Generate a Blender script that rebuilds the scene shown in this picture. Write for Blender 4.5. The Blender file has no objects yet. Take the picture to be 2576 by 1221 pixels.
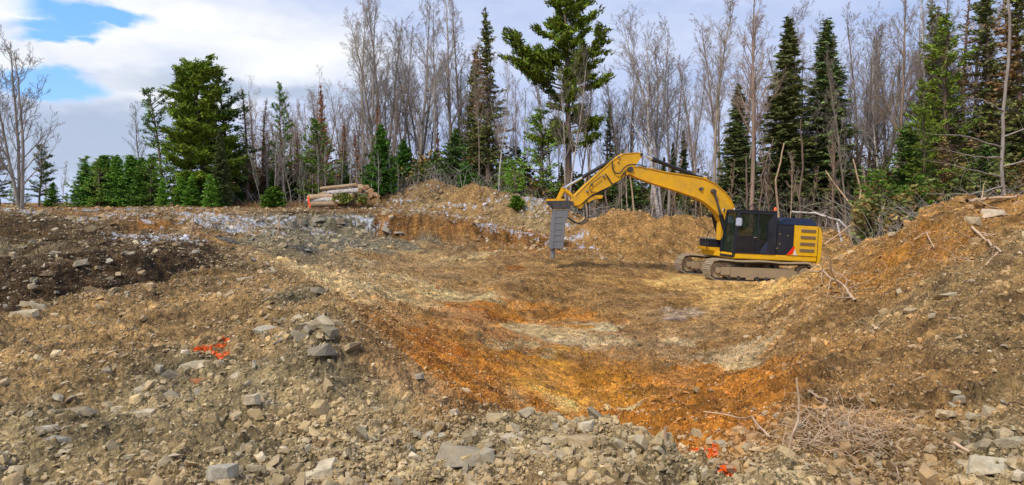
import bpy, bmesh, math, random
import numpy as np
from mathutils import Vector, Matrix

R = math.radians
scene = bpy.context.scene
COL = scene.collection

# ------------------------------------------------------------------ camera, world, sun
F = 1678.0            # focal length in pixels of a 2576 px wide frame
EYE = 3.4             # eye height above the pit floor datum
cam_d = bpy.data.cameras.new("camera")
cam = bpy.data.objects.new("camera", cam_d)
COL.objects.link(cam)
cam.location = (0, 0, EYE)
cam.rotation_euler = (R(90), 0, 0)
cam_d.sensor_width = 36.0
cam_d.lens = 36.0 * F / 2576.0
cam_d.shift_y = -(610.5 - 510.0) / 2576.0
cam_d.clip_start = 0.05
cam_d.clip_end = 6000
scene.camera = cam

SUN_EL, SUN_AZ = R(50), R(-142)     # azimuth measured from +Y towards +X (behind left)
sun_d = bpy.data.lights.new("sun", 'SUN')
sun_d.energy = 1.5
sun_d.angle = R(11)
sun_d.color = (1.0, 0.91, 0.76)
sun = bpy.data.objects.new("sun", sun_d)
COL.objects.link(sun)
sd = Vector((math.sin(SUN_AZ) * math.cos(SUN_EL), math.cos(SUN_AZ) * math.cos(SUN_EL), math.sin(SUN_EL)))
sun.rotation_euler = sd.to_track_quat('Z', 'Y').to_euler()

world = bpy.data.worlds.new("World")
scene.world = world
world.use_nodes = True
wt = world.node_tree
for n in list(wt.nodes):
    wt.nodes.remove(n)


def N(t, typ, **kw):
    n = t.nodes.new(typ)
    for k, v in kw.items():
        setattr(n, k, v)
    return n


def math_node(t, op, a, b=None, clamp=False):
    n = t.nodes.new('ShaderNodeMath')
    n.operation = op
    n.use_clamp = clamp
    for i, v in enumerate((a, b)):
        if v is None:
            continue
        if isinstance(v, (int, float)):
            n.inputs[i].default_value = v
        else:
            t.links.new(v, n.inputs[i])
    return n.outputs[0]


def mixc(t, fac, a, b, mode='MIX'):
    n = t.nodes.new('ShaderNodeMix')
    n.data_type = 'RGBA'
    n.blend_type = mode
    for sock, v in ((n.inputs[0], fac), (n.inputs[6], a), (n.inputs[7], b)):
        if isinstance(v, (int, float)):
            sock.default_value = v
        elif isinstance(v, (tuple, list)):
            sock.default_value = (*v[:3], 1)
        else:
            t.links.new(v, sock)
    return n.outputs[2]


def sky_dir(px, py):
    v = Vector(((px - 1288) / F, 1.0, (510 - py) / F))
    return v.normalized()


def build_world():
    t = wt
    out = N(t, 'ShaderNodeOutputWorld')
    bg = N(t, 'ShaderNodeBackground')
    bg.inputs[1].default_value = 0.1
    t.links.new(bg.outputs[0], out.inputs[0])
    sky = N(t, 'ShaderNodeTexSky')
    sky.sky_type = 'NISHITA'
    sky.sun_disc = False
    sky.sun_elevation = SUN_EL
    sky.sun_rotation = SUN_AZ
    tc = N(t, 'ShaderNodeTexCoord')
    vec = tc.outputs['Generated']
    # warped direction, so the cloud edges are ragged
    ns = N(t, 'ShaderNodeTexNoise')
    ns.inputs['Scale'].default_value = 5.0
    ns.inputs['Detail'].default_value = 6
    ns.inputs['Roughness'].default_value = 0.55
    mp = N(t, 'ShaderNodeMapping')
    mp.inputs['Scale'].default_value = (1, 1, 2.2)
    t.links.new(vec, mp.inputs[0])
    t.links.new(mp.outputs[0], ns.inputs['Vector'])
    sub = N(t, 'ShaderNodeVectorMath', operation='SUBTRACT')
    t.links.new(ns.outputs['Color'], sub.inputs[0])
    sub.inputs[1].default_value = (.5, .5, .5)
    sc = N(t, 'ShaderNodeVectorMath', operation='SCALE')
    t.links.new(sub.outputs[0], sc.inputs[0])
    sc.inputs[3].default_value = 0.12
    add = N(t, 'ShaderNodeVectorMath', operation='ADD')
    t.links.new(vec, add.inputs[0])
    t.links.new(sc.outputs[0], add.inputs[1])
    wv = add.outputs[0]

    def blob(px, py, rx, ry, soft=0.6):
        """1 inside an ellipse of directions, 0 outside."""
        d = sky_dir(px, py)
        s = N(t, 'ShaderNodeVectorMath', operation='SUBTRACT')
        t.links.new(wv, s.inputs[0])
        s.inputs[1].default_value = d
        m = N(t, 'ShaderNodeVectorMath', operation='DIVIDE')
        t.links.new(s.outputs[0], m.inputs[0])
        m.inputs[1].default_value = (rx / F, max(rx, ry) / F * 1.2, ry / F)
        ln = N(t, 'ShaderNodeVectorMath', operation='LENGTH')
        t.links.new(m.outputs[0], ln.inputs[0])
        mr = N(t, 'ShaderNodeMapRange', interpolation_type='SMOOTHSTEP')
        mr.inputs[1].default_value = 1.0 + soft / 2
        mr.inputs[2].default_value = 1.0 - soft / 2
        t.links.new(ln.outputs['Value'], mr.inputs[0])
        return mr.outputs[0]

    def union(lst):
        o = lst[0]
        for b in lst[1:]:
            o = math_node(t, 'MAXIMUM', o, b)
        return o
    # base cloud deck: lavender grey with softer lighter streaks
    n2 = N(t, 'ShaderNodeTexNoise')
    n2.inputs['Scale'].default_value = 2.6
    n2.inputs['Detail'].default_value = 8
    n2.inputs['Roughness'].default_value = 0.58
    mp2 = N(t, 'ShaderNodeMapping')
    mp2.inputs['Scale'].default_value = (1, 1, 3.0)
    t.links.new(vec, mp2.inputs[0])
    t.links.new(mp2.outputs[0], n2.inputs['Vector'])
    cr = N(t, 'ShaderNodeValToRGB')
    cr.color_ramp.elements[0].position = 0.33
    cr.color_ramp.elements[0].color = (1.85, 2.4, 3.8, 1)
    cr.color_ramp.elements[1].position = 0.68
    cr.color_ramp.elements[1].color = (3.25, 3.55, 4.45, 1)
    t.links.new(n2.outputs[0], cr.inputs[0])
    base = cr.outputs[0]
    # ramp elements are clamped for display only; multiply keeps the range explicit
    # bright cream masses
    bright = union([blob(250, 150, 170, 60, 1.1), blob(430, 90, 190, 90, 1.2), blob(350, 245, 230, 45, 1.1),
                    blob(120, 40, 130, 30, 1.0), blob(650, 120, 260, 90, 1.5), blob(20, 170, 100, 50, 1.2), blob(330, 215, 90, 30, 1.)])
    sh = ramp(t, n2.outputs[0], [(0.36, g(0.55)), (0.6, g(1.0))])
    bright = math_node(t, 'MULTIPLY', bright, sh)
    c = mixc(t, bright, base, (4.9, 4.9, 4.75))
    greyb = union([blob(250, 360, 260, 75, 0.9), blob(620, 240, 240, 25, 1.3)])
    c = mixc(t, math_node(t, 'MULTIPLY', greyb, 0.85), c, (2.1, 2.5, 3.2))
    # holes of blue, in which the sky texture shows
    holes = union([blob(200, 38, 120, 26, 0.6), blob(150, 72, 90, 20, .7), blob(110, 98, 50, 16, 0.7), blob(120, 225, 85, 30, 0.6), blob(210, 112, 30, 12, .9),
                   blob(300, 70, 40, 18, .8)])
    bl = mixc(t, 1.0, sky.outputs[0], (1.6, 1.6, 1.5), 'MULTIPLY')
    blc = mixc(t, 0.75, bl, (0.4, 1.7, 4.4))
    c = mixc(t, holes, c, blc)
    t.links.new(c, bg.inputs[0])


scene.view_settings.view_transform = 'Standard'
scene.view_settings.look = 'None'
scene.view_settings.exposure = 1.18
scene.view_settings.gamma = 1.0
scene.render.film_transparent = False
try:
    scene.cycles.use_denoising = True
    scene.cycles.max_bounces = 5
    scene.cycles.diffuse_bounces = 3
    scene.cycles.transparent_max_bounces = 8
except Exception:
    pass


# ------------------------------------------------------------------ helpers
def tag(o, label=None, cat=None, group=None, kind=None):
    if label:
        o["label"] = label
    if cat:
        o["category"] = cat
    if group:
        o["group"] = group
    if kind:
        o["kind"] = kind
    return o


def link(o, parent=None):
    COL.objects.link(o)
    if parent is not None:
        o.parent = parent
    return o


def empty(name, loc=(0, 0, 0), rz=0.0):
    o = bpy.data.objects.new(name, None)
    COL.objects.link(o)
    o.location = loc
    o.rotation_euler = (0, 0, rz)
    o.empty_display_size = 0.2
    return o


def children(o):
    return [c for c in CH.get(o.name, [])]


CH = {}


def reg(parent, child):
    if parent is not None:
        CH.setdefault(parent.name, []).append(child)


def copy_tree(o, parent=None):
    c = o.copy()
    COL.objects.link(c)
    if parent is not None:
        c.parent = parent
        reg(parent, c)
    for ch in children(o):
        copy_tree(ch, c)
    return c


def mesh_np(name, verts, faces, mat=None, parent=None, col=None, smooth=False, mats=None, fmat=None):
    """verts (n,3); faces: int array (m,k). col: (n,3) albedo."""
    verts = np.asarray(verts, dtype=np.float32)
    faces = np.asarray(faces, dtype=np.int32)
    me = bpy.data.meshes.new(name)
    me.vertices.add(len(verts))
    me.vertices.foreach_set("co", verts.ravel())
    k = faces.shape[1]
    me.loops.add(faces.size)
    me.loops.foreach_set("vertex_index", faces.ravel())
    me.polygons.add(len(faces))
    me.polygons.foreach_set("loop_start", np.arange(0, faces.size, k, dtype=np.int32))
    me.polygons.foreach_set("loop_total", np.full(len(faces), k, dtype=np.int32))
    me.polygons.foreach_set("use_smooth", np.full(len(faces), bool(smooth)))
    if col is not None:
        a = me.color_attributes.new("Col", 'FLOAT_COLOR', 'POINT')
        c4 = np.ones((len(verts), 4), dtype=np.float32)
        c4[:, :3] = col
        a.data.foreach_set("color", c4.ravel())
    for m in (mats or ([mat] if mat else [])):
        me.materials.append(m)
    if fmat is not None:
        me.polygons.foreach_set("material_index", np.asarray(fmat, dtype=np.int32))
    me.update(calc_edges=True)
    o = bpy.data.objects.new(name, me)
    link(o, parent)
    reg(parent, o)
    return o


class MB:
    """collects simple solids; build() links them as ONE mesh object."""

    def __init__(s):
        s.bm = bmesh.new()

    def box(s, c, d, rot=None, bevel=0.0):
        m = Matrix.Translation(Vector(c))
        if rot is not None:
            m = m @ rot.to_4x4()
        m = m @ Matrix.Diagonal((d[0], d[1], d[2], 1))
        r = bmesh.ops.create_cube(s.bm, size=1.0, matrix=m)
        if bevel:
            es = list({e for v in r['verts'] for e in v.link_edges})
            bmesh.ops.bevel(s.bm, geom=es, offset=bevel, segments=2, affect='EDGES', clamp_overlap=True)
        return s

    def prism(s, prof, y0, y1, bevel=0.0, inset=None):
        """profile in x,z extruded along y."""
        a = [s.bm.verts.new((x, y0, z)) for x, z in prof]
        p2 = inset or prof
        b = [s.bm.verts.new((x, y1, z)) for x, z in p2]
        fs = [s.bm.faces.new(a), s.bm.faces.new(b[::-1])]
        n = len(prof)
        for i in range(n):
            fs.append(s.bm.faces.new((a[i], b[i], b[(i + 1) % n], a[(i + 1) % n])))
        bmesh.ops.recalc_face_normals(s.bm, faces=fs)
        if bevel:
            es = list({e for f in fs for e in f.edges})
            bmesh.ops.bevel(s.bm, geom=es, offset=bevel, segments=2, affect='EDGES', clamp_overlap=True)
        return s

    def tube(s, pts, rad, n=8, cap=True):
        pts = [Vector(p) for p in pts]
        rad = rad if isinstance(rad, (list, tuple)) else [rad] * len(pts)
        rings = []
        up = Vector((0.13, 0.31, 0.94)).normalized()
        for i, p in enumerate(pts):
            d = (pts[min(i + 1, len(pts) - 1)] - pts[max(i - 1, 0)])
            d = d.normalized() if d.length > 1e-9 else Vector((0, 0, 1))
            a = d.cross(up)
            if a.length < 0.05:
                a = d.cross(Vector((1, 0, 0)))
            a.normalize()
            b = d.cross(a)
            rings.append([s.bm.verts.new(p + (a * math.cos(2 * math.pi * k / n) + b * math.sin(2 * math.pi * k / n)) * rad[i])
                          for k in range(n)])
        for r0, r1 in zip(rings, rings[1:]):
            for k in range(n):
                s.bm.faces.new((r0[k], r0[(k + 1) % n], r1[(k + 1) % n], r1[k]))
        if cap:
            s.bm.faces.new(rings[0][::-1])
            s.bm.faces.new(rings[-1])
        return s

    def build(s, name, mat, parent=None, smooth=False):
        bmesh.ops.recalc_face_normals(s.bm, faces=s.bm.faces[:])
        me = bpy.data.meshes.new(name)
        for f in s.bm.faces:
            f.smooth = smooth
        s.bm.to_mesh(me)
        s.bm.free()
        if smooth:
            me.set_sharp_from_angle(angle=R(38))
        me.materials.append(mat)
        o = bpy.data.objects.new(name, me)
        link(o, parent)
        reg(parent, o)
        return o


# ------------------------------------------------------------------ materials
def new_mat(name):
    m = bpy.data.materials.new(name)
    m.use_nodes = True
    t = m.node_tree
    b = t.nodes["Principled BSDF"]
    return m, t, b


def noise(t, scale, detail=4, rough=0.6, vec=None, dist=0.0):
    n = t.nodes.new('ShaderNodeTexNoise')
    n.inputs['Scale'].default_value = scale
    n.inputs['Detail'].default_value = detail
    n.inputs['Roughness'].default_value = rough
    n.inputs['Distortion'].default_value = dist
    if vec is not None:
        t.links.new(vec, n.inputs['Vector'])
    return n.outputs[0]


def ramp(t, fac, stops):
    r = t.nodes.new('ShaderNodeValToRGB')
    e = r.color_ramp.elements
    while len(e) < len(stops):
        e.new(0.5)
    for el, (p, c) in zip(e, stops):
        el.position = p
        el.color = (*c, 1) if len(c) == 3 else c
    t.links.new(fac, r.inputs[0])
    return r.outputs[0]


def bump(t, b, h, strength, dist):
    bn = t.nodes.new('ShaderNodeBump')
    bn.inputs['Strength'].default_value = strength
    bn.inputs['Distance'].default_value = dist
    t.links.new(h, bn.inputs['Height'])
    t.links.new(bn.outputs[0], b.inputs['Normal'])


def g(v):
    return (v, v, v)


build_world()


def earth_mat():
    m, t, b = new_mat("earth")
    a = N(t, 'ShaderNodeVertexColor', layer_name="Col")
    geo = N(t, 'ShaderNodeNewGeometry')
    p = geo.outputs['Position']
    n1 = noise(t, 9, 6, 0.7, p)
    n2 = noise(t, 45, 4, 0.7, p)
    v = math_node(t, 'MULTIPLY', ramp(t, n1, [(0.28, (.60, .58, .55)), (0.72, (1.36, 1.34, 1.3))]), ramp(t, n2, [(0.3, g(0.72)), (0.7, g(1.25))]))
    c = mixc(t, 1.0, a.outputs[0], v, 'MULTIPLY')
    vc = N(t, 'ShaderNodeTexVoronoi')
    vc.inputs['Scale'].default_value = 7.5
    wv = N(t, 'ShaderNodeVectorMath', operation='ADD')
    t.links.new(p, wv.inputs[0])
    nw = N(t, 'ShaderNodeTexNoise')
    nw.inputs['Scale'].default_value = 6
    t.links.new(p, nw.inputs['Vector'])
    nws = N(t, 'ShaderNodeVectorMath', operation='SCALE')
    nws.inputs[3].default_value = .25
    t.links.new(nw.outputs['Color'], nws.inputs[0])
    t.links.new(nws.outputs[0], wv.inputs[1])
    t.links.new(wv.outputs[0], vc.inputs['Vector'])
    c = mixc(t, 1.0, c, ramp(t, vc.outputs['Color'], [(0.15, g(0.72)), (0.85, g(1.22))]), 'MULTIPLY')
    t.links.new(c, b.inputs['Base Color'])
    b.inputs['Roughness'].default_value = 0.93
    b.inputs['Specular IOR Level'].default_value = 0.25
    vo = N(t, 'ShaderNodeTexVoronoi')
    vo.inputs['Scale'].default_value = 26
    t.links.new(p, vo.inputs['Vector'])
    h = math_node(t, 'ADD', math_node(t, 'MULTIPLY', n2, 0.6), math_node(t, 'MULTIPLY', vo.outputs['Distance'], 0.7))
    h = math_node(t, 'ADD', h, math_node(t, 'MULTIPLY', n1, 1.2))
    h = math_node(t, 'SUBTRACT', h, math_node(t, 'MULTIPLY', vc.outputs['Distance'], 1.6))
    bump(t, b, h, 1.0, 0.09)
    return m


def rock_mat(name="slate_rock"):
    m, t, b = new_mat(name)
    a = N(t, 'ShaderNodeVertexColor', layer_name="Col")
    oi = N(t, 'ShaderNodeObjectInfo')
    geo = N(t, 'ShaderNodeNewGeometry')
    p = geo.outputs['Position']
    n1 = noise(t, 14, 6, 0.65, p)
    n2 = noise(t, 70, 3, 0.7, p)
    v = ramp(t, n1, [(0.25, g(0.62)), (0.5, g(1.0)), (0.75, g(1.28))])
    v2 = ramp(t, n2, [(0.3, g(0.8)), (0.7, g(1.15))])
    c = mixc(t, 1.0, a.outputs[0], v, 'MULTIPLY')
    c = mixc(t, 1.0, c, v2, 'MULTIPLY')
    c = mixc(t, 1.0, c, oi.outputs['Color'], 'MULTIPLY')
    n3 = noise(t, 6, 5, 0.7, p)
    c = mixc(t, ramp(t, n3, [(0.45, g(0)), (0.62, g(0.6))]), c, (.33, .25, .15))
    t.links.new(c, b.inputs['Base Color'])
    b.inputs['Roughness'].default_value = 0.85
    b.inputs['Specular IOR Level'].default_value = 0.35
    bump(t, b, math_node(t, 'ADD', n1, math_node(t, 'MULTIPLY', n2, 0.4)), 0.6, 0.02)
    return m


def paint_mat(name, col, rough=0.45, dirt=(0.22, 0.15, 0.08), amount=0.35, metal=0.0, scale=2.2):
    m, t, b = new_mat(name)
    tc = N(t, 'ShaderNodeTexCoord')
    p = tc.outputs['Object']
    n1 = noise(t, scale, 6, 0.68, p)
    n2 = noise(t, scale * 7, 4, 0.7, p)
    f = math_node(t, 'MULTIPLY', ramp(t, n1, [(0.42, g(0)), (0.75, g(1))]), ramp(t, n2, [(0.3, g(0.3)), (0.7, g(1))]))
    f = math_node(t, 'MULTIPLY', f, amount)
    c = mixc(t, f, col, dirt)
    c = mixc(t, 1.0, c, ramp(t, n2, [(0.3, g(0.93)), (0.7, g(1.05))]), 'MULTIPLY')
    t.links.new(c, b.inputs['Base Color'])
    t.links.new(ramp(t, n1, [(0.3, g(rough)), (0.8, g(min(1, rough + .35)))]), b.inputs['Roughness'])
    b.inputs['Metallic'].default_value = metal
    bump(t, b, n2, 0.12, 0.01)
    return m


def flat_mat(name, col, rough=0.6, metal=0.0, var=0.25, scale=20):
    m, t, b = new_mat(name)
    tc = N(t, 'ShaderNodeTexCoord')
    n1 = noise(t, scale, 4, 0.65, tc.outputs['Object'])
    c = mixc(t, 1.0, col, ramp(t, n1, [(0.3, g(1 - var)), (0.7, g(1 + var))]), 'MULTIPLY')
    t.links.new(c, b.inputs['Base Color'])
    b.inputs['Roughness'].default_value = rough
    b.inputs['Metallic'].default_value = metal
    return m


def glass_mat():
    m, t, b = new_mat("tinted_glass")
    b.inputs['Base Color'].default_value = (0.012, 0.035, 0.025, 1)
    b.inputs['Roughness'].default_value = 0.08
    b.inputs['Specular IOR Level'].default_value = 0.8
    b.inputs['Alpha'].default_value = 0.42
    return m


def bark_mat(name, c0, c1, sx=3.0, sz=0.6):
    m, t, b = new_mat(name)
    tc = N(t, 'ShaderNodeTexCoord')
    mp = N(t, 'ShaderNodeMapping')
    mp.inputs['Scale'].default_value = (sx, sx, sz)
    t.links.new(tc.outputs['Object'], mp.inputs[0])
    n1 = noise(t, 2.0, 5, 0.7, mp.outputs[0])
    oi = N(t, 'ShaderNodeObjectInfo')
    c = ramp(t, n1, [(0.35, c0), (0.65, c1)])
    c = mixc(t, 1.0, c, oi.outputs['Color'], 'MULTIPLY')
    t.links.new(c, b.inputs['Base Color'])
    b.inputs['Roughness'].default_value = 0.85
    b.inputs['Specular IOR Level'].default_value = 0.2
    return m


def leaf_mat(name):
    m, t, b = new_mat(name)
    a = N(t, 'ShaderNodeVertexColor', layer_name="Col")
    oi = N(t, 'ShaderNodeObjectInfo')
    tc = N(t, 'ShaderNodeTexCoord')
    n1 = noise(t, 0.9, 3, 0.6, tc.outputs['Object'])
    c = mixc(t, 1.0, a.outputs[0], oi.outputs['Color'], 'MULTIPLY')
    c = mixc(t, 1.0, c, ramp(t, n1, [(0.3, (1.5, 1.3, .85)), (0.7, (2.5, 2.3, 1.4))]), 'MULTIPLY')
    t.links.new(c, b.inputs['Base Color'])
    b.inputs['Roughness'].default_value = 0.75
    b.inputs['Specular IOR Level'].default_value = 0.2
    return m


M = {
    'earth': earth_mat(),
    'rock': rock_mat(),
    'yellow': paint_mat("yellow_paint", (0.80, 0.42, 0.003), 0.45, amount=0.75),
    'yellow2': paint_mat("yellow_body_paint", (0.86, 0.49, 0.003), 0.4, amount=0.5),
    'navy': paint_mat("dark_blue_grey_paint", (0.012, 0.017, 0.028), 0.35, amount=0.12),
    'hood': paint_mat("blue_grey_hood_paint", (0.018, 0.035, 0.09), 0.4, amount=0.1),
    'black': paint_mat("black_paint", (0.008, 0.009, 0.012), 0.35, amount=0.1),
    'steel': paint_mat("muddy_steel", (0.36, 0.28, 0.18), 0.7, dirt=(0.50, 0.37, 0.21), amount=0.95, metal=0.2, scale=1.5),
    'shoe': paint_mat("track_shoe_steel", (0.44, 0.36, 0.25), 0.65, dirt=(0.56, 0.44, 0.29), amount=0.9, metal=0.25, scale=2.5),
    'grey': paint_mat("grey_breaker_steel", (0.20, 0.21, 0.225), 0.5, dirt=(0.28, 0.25, 0.2), amount=0.6, metal=0.2, scale=3),
    'dgrey': paint_mat("dark_grey_steel", (0.05, 0.052, 0.06), 0.5, dirt=(0.3, 0.22, 0.13), amount=0.5, metal=0.2, scale=3),
    'chrome': flat_mat("chrome_rod", (0.75, 0.76, 0.78), 0.22, 0.85, 0.05),
    'hose': flat_mat("rubber_hose", (0.02, 0.02, 0.022), 0.5),
    'red': flat_mat("red_decal", (0.85, 0.03, 0.01), 0.4, var=0.05),
    'white': flat_mat("white_decal", (0.75, 0.70, 0.72), 0.4, var=0.1),
    'vent': flat_mat("louvre_bronze", (0.30, 0.21, 0.10), 0.5, 0.1, 0.2, 30),
    'mirror': flat_mat("mirror_shell", (0.50, 0.55, 0.68), 0.2, 0.3, 0.05),
    'beacon': flat_mat("orange_beacon", (0.9, 0.12, 0.01), 0.25, var=0.05),
    'seat': flat_mat("seat_fabric", (0.12, 0.20, 0.16), 0.8),
    'glass': glass_mat(),
    'bark': bark_mat("grey_bark", (0.19, 0.16, 0.13), (0.38, 0.335, 0.29)),
    'twig': bark_mat("twig_bark", (0.27, 0.235, 0.205), (0.40, 0.355, 0.315)),
    'birch': bark_mat("white_birch_bark", (0.20, 0.17, 0.16), (0.70, 0.66, 0.63), 2.0, 5.0),
    'pinebark': bark_mat("brown_pine_bark", (0.12, 0.085, 0.065), (0.24, 0.17, 0.13)),
    'leaf': leaf_mat("needles"),
    'logbark': bark_mat("log_bark", (0.22, 0.15, 0.09), (0.46, 0.34, 0.22), 4, 4),
    'logend': flat_mat("sawn_wood", (0.62, 0.34, 0.15), 0.7, 0, 0.25, 9),
    'stick': bark_mat("peeled_stick", (0.42, 0.28, 0.17), (0.66, 0.48, 0.32), 6, 6),
    'flag': flat_mat("orange_flagging", (1.0, 0.10, 0.01), 0.5, var=0.08),
    'stake': flat_mat("stake_wood", (0.65, 0.42, 0.28), 0.7),
}


# ------------------------------------------------------------------ noise
def _h(ix, iy, seed):
    n = (ix.astype(np.int64) * 374761393 + iy.astype(np.int64) * 668265263 + seed * 1442695041) & 0xffffffff
    n = ((n ^ (n >> 13)) * 1274126177) & 0xffffffff
    n = n ^ (n >> 16)
    return (n & 0xffff) / 65535.0


def vnoise(x, y, seed=0):
    ix = np.floor(x)
    iy = np.floor(y)
    fx = x - ix
    fy = y - iy
    ux = fx * fx * (3 - 2 * fx)
    uy = fy * fy * (3 - 2 * fy)
    a = _h(ix, iy, seed)
    b = _h(ix + 1, iy, seed)
    c = _h(ix, iy + 1, seed)
    d = _h(ix + 1, iy + 1, seed)
    return (a * (1 - ux) + b * ux) * (1 - uy) + (c * (1 - ux) + d * ux) * uy - 0.5


def fbm(x, y, freq, octs, seed=0, gain=0.5):
    s = np.zeros_like(x, dtype=np.float64)
    a = 1.0
    cx, sx = math.cos(0.6), math.sin(0.6)
    for o in range(octs):
        xr = (x * cx - y * sx) * freq
        yr = (x * sx + y * cx) * freq
        s += a * vnoise(xr + 17.3 * o, yr - 9.1 * o, seed + o)
        x, y = xr / freq, yr / freq
        a *= gain
        freq *= 2.03
    return s


def sstep(a, b, x):
    t = np.clip((x - a) / (b - a), 0, 1)
    return t * t * (3 - 2 * t)


# ------------------------------------------------------------------ terrain
# Each column is a walk outward from the eye along one bearing: (distance, sight line) or (distance, 'z', height)
Zh = 'z'
PROFILES = {
    -900: [(3.8, 1221), (5.3, 1010), (6.5, 905), (8, 805), (9, Zh, -2.2), (11.5, 770), (12.3, 690), (14, 640), (16, 600), (17.2, 565), (18.5, 545), (22, Zh, -.45), (35, 525), (46, Zh, -.35)],
    0: [(3.8, 1221), (5.3, 1000), (6.5, 900), (8, 800), (9, Zh, -2.3), (11.5, 780), (12.3, 700), (14, 640), (16, 600), (17.2, 565), (18.5, 543), (22, Zh, -.45), (35, 525), (46, Zh, -.35)],
    200: [(3.8, 1221), (5.4, 1000), (7.6, 850), (10.5, 745), (12, Zh, -2.3), (13.3, 745), (14.2, 650), (16, 610), (17.5, 585), (18.5, 570), (19.5, 557), (23, Zh, -.75), (31, 538), (46, Zh, -.3)],
    350: [(3.8, 1221), (5.3, 1010), (7.6, 850), (11.5, 722), (12.7, Zh, -2.2), (14, 726), (15.2, 645), (17, 618), (18.5, 606), (20.5, 600), (23, 588), (23.7, 548), (31, 533), (46, Zh, -.3)],
    500: [(3.8, 1221), (5.1, 1050), (7.2, 870), (14.5, 675), (15.6, Zh, -1.8), (17, 674), (17.8, 640), (20, 610), (21.5, 597), (23, 580), (25, 562), (27.5, 543), (34, 528), (46, Zh, -.3)],
    650: [(3.8, 1221), (5, 1050), (6.6, 862), (13, 702), (15, Zh, -1.6), (17, 660), (20, 640), (22, 625), (24, 610), (27, 590), (29, 570), (29.7, 548), (36, 530), (46, Zh, -.3)],
    800: [(3.8, 1221), (4.9, 1050), (6.8, 816), (10, 742), (13, Zh, -2.05), (18.5, 702), (22.5, 670), (25, 643), (27.5, 618), (30, 592), (31.3, 575), (32, 548), (38, 528), (46, Zh, -.3)],
    930: [(3.8, 1221), (4.8, 1060), (6.2, 925), (7.2, 868), (9.3, 828), (12.5, 782), (19, 713), (24, 672), (26.5, 648), (29, 620), (32.6, 580), (33.2, 546), (39, 525), (46, Zh, -.3)],
    1030: [(3.8, 1221), (4.6, 1105), (5.4, 1012), (7.0, 955), (9.2, 903), (11.8, 850), (14.8, 800), (20.5, 724), (26, 668), (29.5, 638), (33.6, 598), (34.2, 545), (40, 523), (46, Zh, -.35)],
    1150: [(3.7, 1221), (4.3, 1130), (4.9, 1060), (6.4, 1015), (9.0, 960), (12.5, 870), (19.5, 745), (25, 682), (29, 650), (32.5, 612), (34.5, 592), (35.2, 556), (39, 540), (46, Zh, -.5)],
    1288: [(3.7, 1221), (4.4, 1110), (5.1, 1040), (7.2, Zh, -2.6), (9.8, 1005), (14, 872), (20, 753), (25, 700), (29, 658), (33, 628), (34.4, 613), (35.1, 578), (39, 565), (46, Zh, -.9)],
    1450: [(3.7, 1221), (4.3, 1130), (4.95, 1058), (7, Zh, -2.8), (10.2, 1040), (14, 900), (18.5, 795), (24, 715), (28.5, 662), (32, 640), (33.5, 628), (34.6, 608), (38, 594), (46, Zh, -1.3)],
    1600: [(3.7, 1221), (4.2, 1150), (4.75, 1080), (7, Zh, -2.9), (9.8, 1068), (14, 895), (18.6, 798), (24, 727), (28, 693), (32, 662), (34, 652), (35.5, 640), (39, Zh, -2.2), (46, Zh, -1.5)],
    1760: [(3.7, 1221), (4.0, 1180), (4.35, 1130), (6.5, Zh, -2.7), (9.5, 1078), (14, 898), (18.7, 800), (23, 744), (27, 710), (31, 680), (34.5, 658), (36.5, 648), (39, Zh, -2.4), (46, Zh, -1.6)],
    1900: [(3.7, 1221), (4.6, 1145), (6.0, 1085), (8.2, 1035), (11, 955), (14.5, 860), (18, 790), (22, 742), (26.5, 708), (30, 688), (34, 665), (37.5, 640), (40, Zh, -2.2), (46, Zh, -1.6)],
    2030: [(3.7, 1221), (4.9, 1100), (6.8, 1000), (9.6, 900), (13.5, 800), (17.5, 738), (21.5, 686), (23, Zh, -2.6), (26.5, Zh, -3.25), (30, Zh, -3.2), (34, Zh, -3.1), (38, Zh, -2.6), (41, Zh, -2.0), (46, Zh, -1.6)],
    2200: [(3.8, 1221), (5.6, 1050), (8.4, 900), (11.3, 800), (15.9, 704), (16.7, 646), (20.5, 612), (22, Zh, -1.5), (26, Zh, -2.9), (30, Zh, -3.1), (34, Zh, -3.), (38, Zh, -2.4), (41, Zh, -1.9), (46, Zh, -1.6)],
    2350: [(3.8, 1221), (5.8, 1000), (8.2, 850), (10.3, 750), (15.0, 655), (15.8, 592), (19, 541), (21, Zh, -.7), (26, Zh, -2.0), (30, Zh, -2.4), (34, Zh, -2.4), (38, Zh, -2.1), (42, Zh, -1.8), (46, Zh, -1.6)],
    2576: [(3.8, 1221), (5.4, 1000), (7.3, 850), (9.7, 720), (12, 630), (14.5, 570), (17, 498), (20, Zh, -.1), (26, Zh, -.9), (30, Zh, -1.2), (34, Zh, -1.4), (38, Zh, -1.6), (42, Zh, -1.6), (46, Zh, -1.6)],
    3500: [(3.8, 1221), (5.4, 1000), (7.3, 850), (9.7, 720), (12, 630), (14.5, 540), (17, 460), (20, Zh, .3), (26, Zh, -.5), (30, Zh, -1.1), (34, Zh, -1.4), (38, Zh, -1.6), (42, Zh, -1.6), (46, Zh, -1.6)],
}
_cols = sorted(PROFILES)
_K = len(PROFILES[0]) + 3
_PY = np.zeros((len(_cols), _K))
_PZ = np.zeros((len(_cols), _K))
for i, c in enumerate(_cols):
    ys, zs = [-30.0, 1.5], [-1.6, -1.6]
    for e in PROFILES[c]:
        ys.append(e[0])
        zs.append(e[2] if e[1] == Zh else -(e[1] - 510) * e[0] / F)
    ys.append(3000)
    zs.append(zs[-1] - 1.0)
    _PY[i], _PZ[i] = ys, zs
_TW = np.linspace(-900, 3500, 640)
_TL = np.linspace(math.log(1.5), math.log(3000), 1400)
_TZ = np.zeros((len(_TW), len(_TL)))
_ey = np.exp(_TL)
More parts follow.
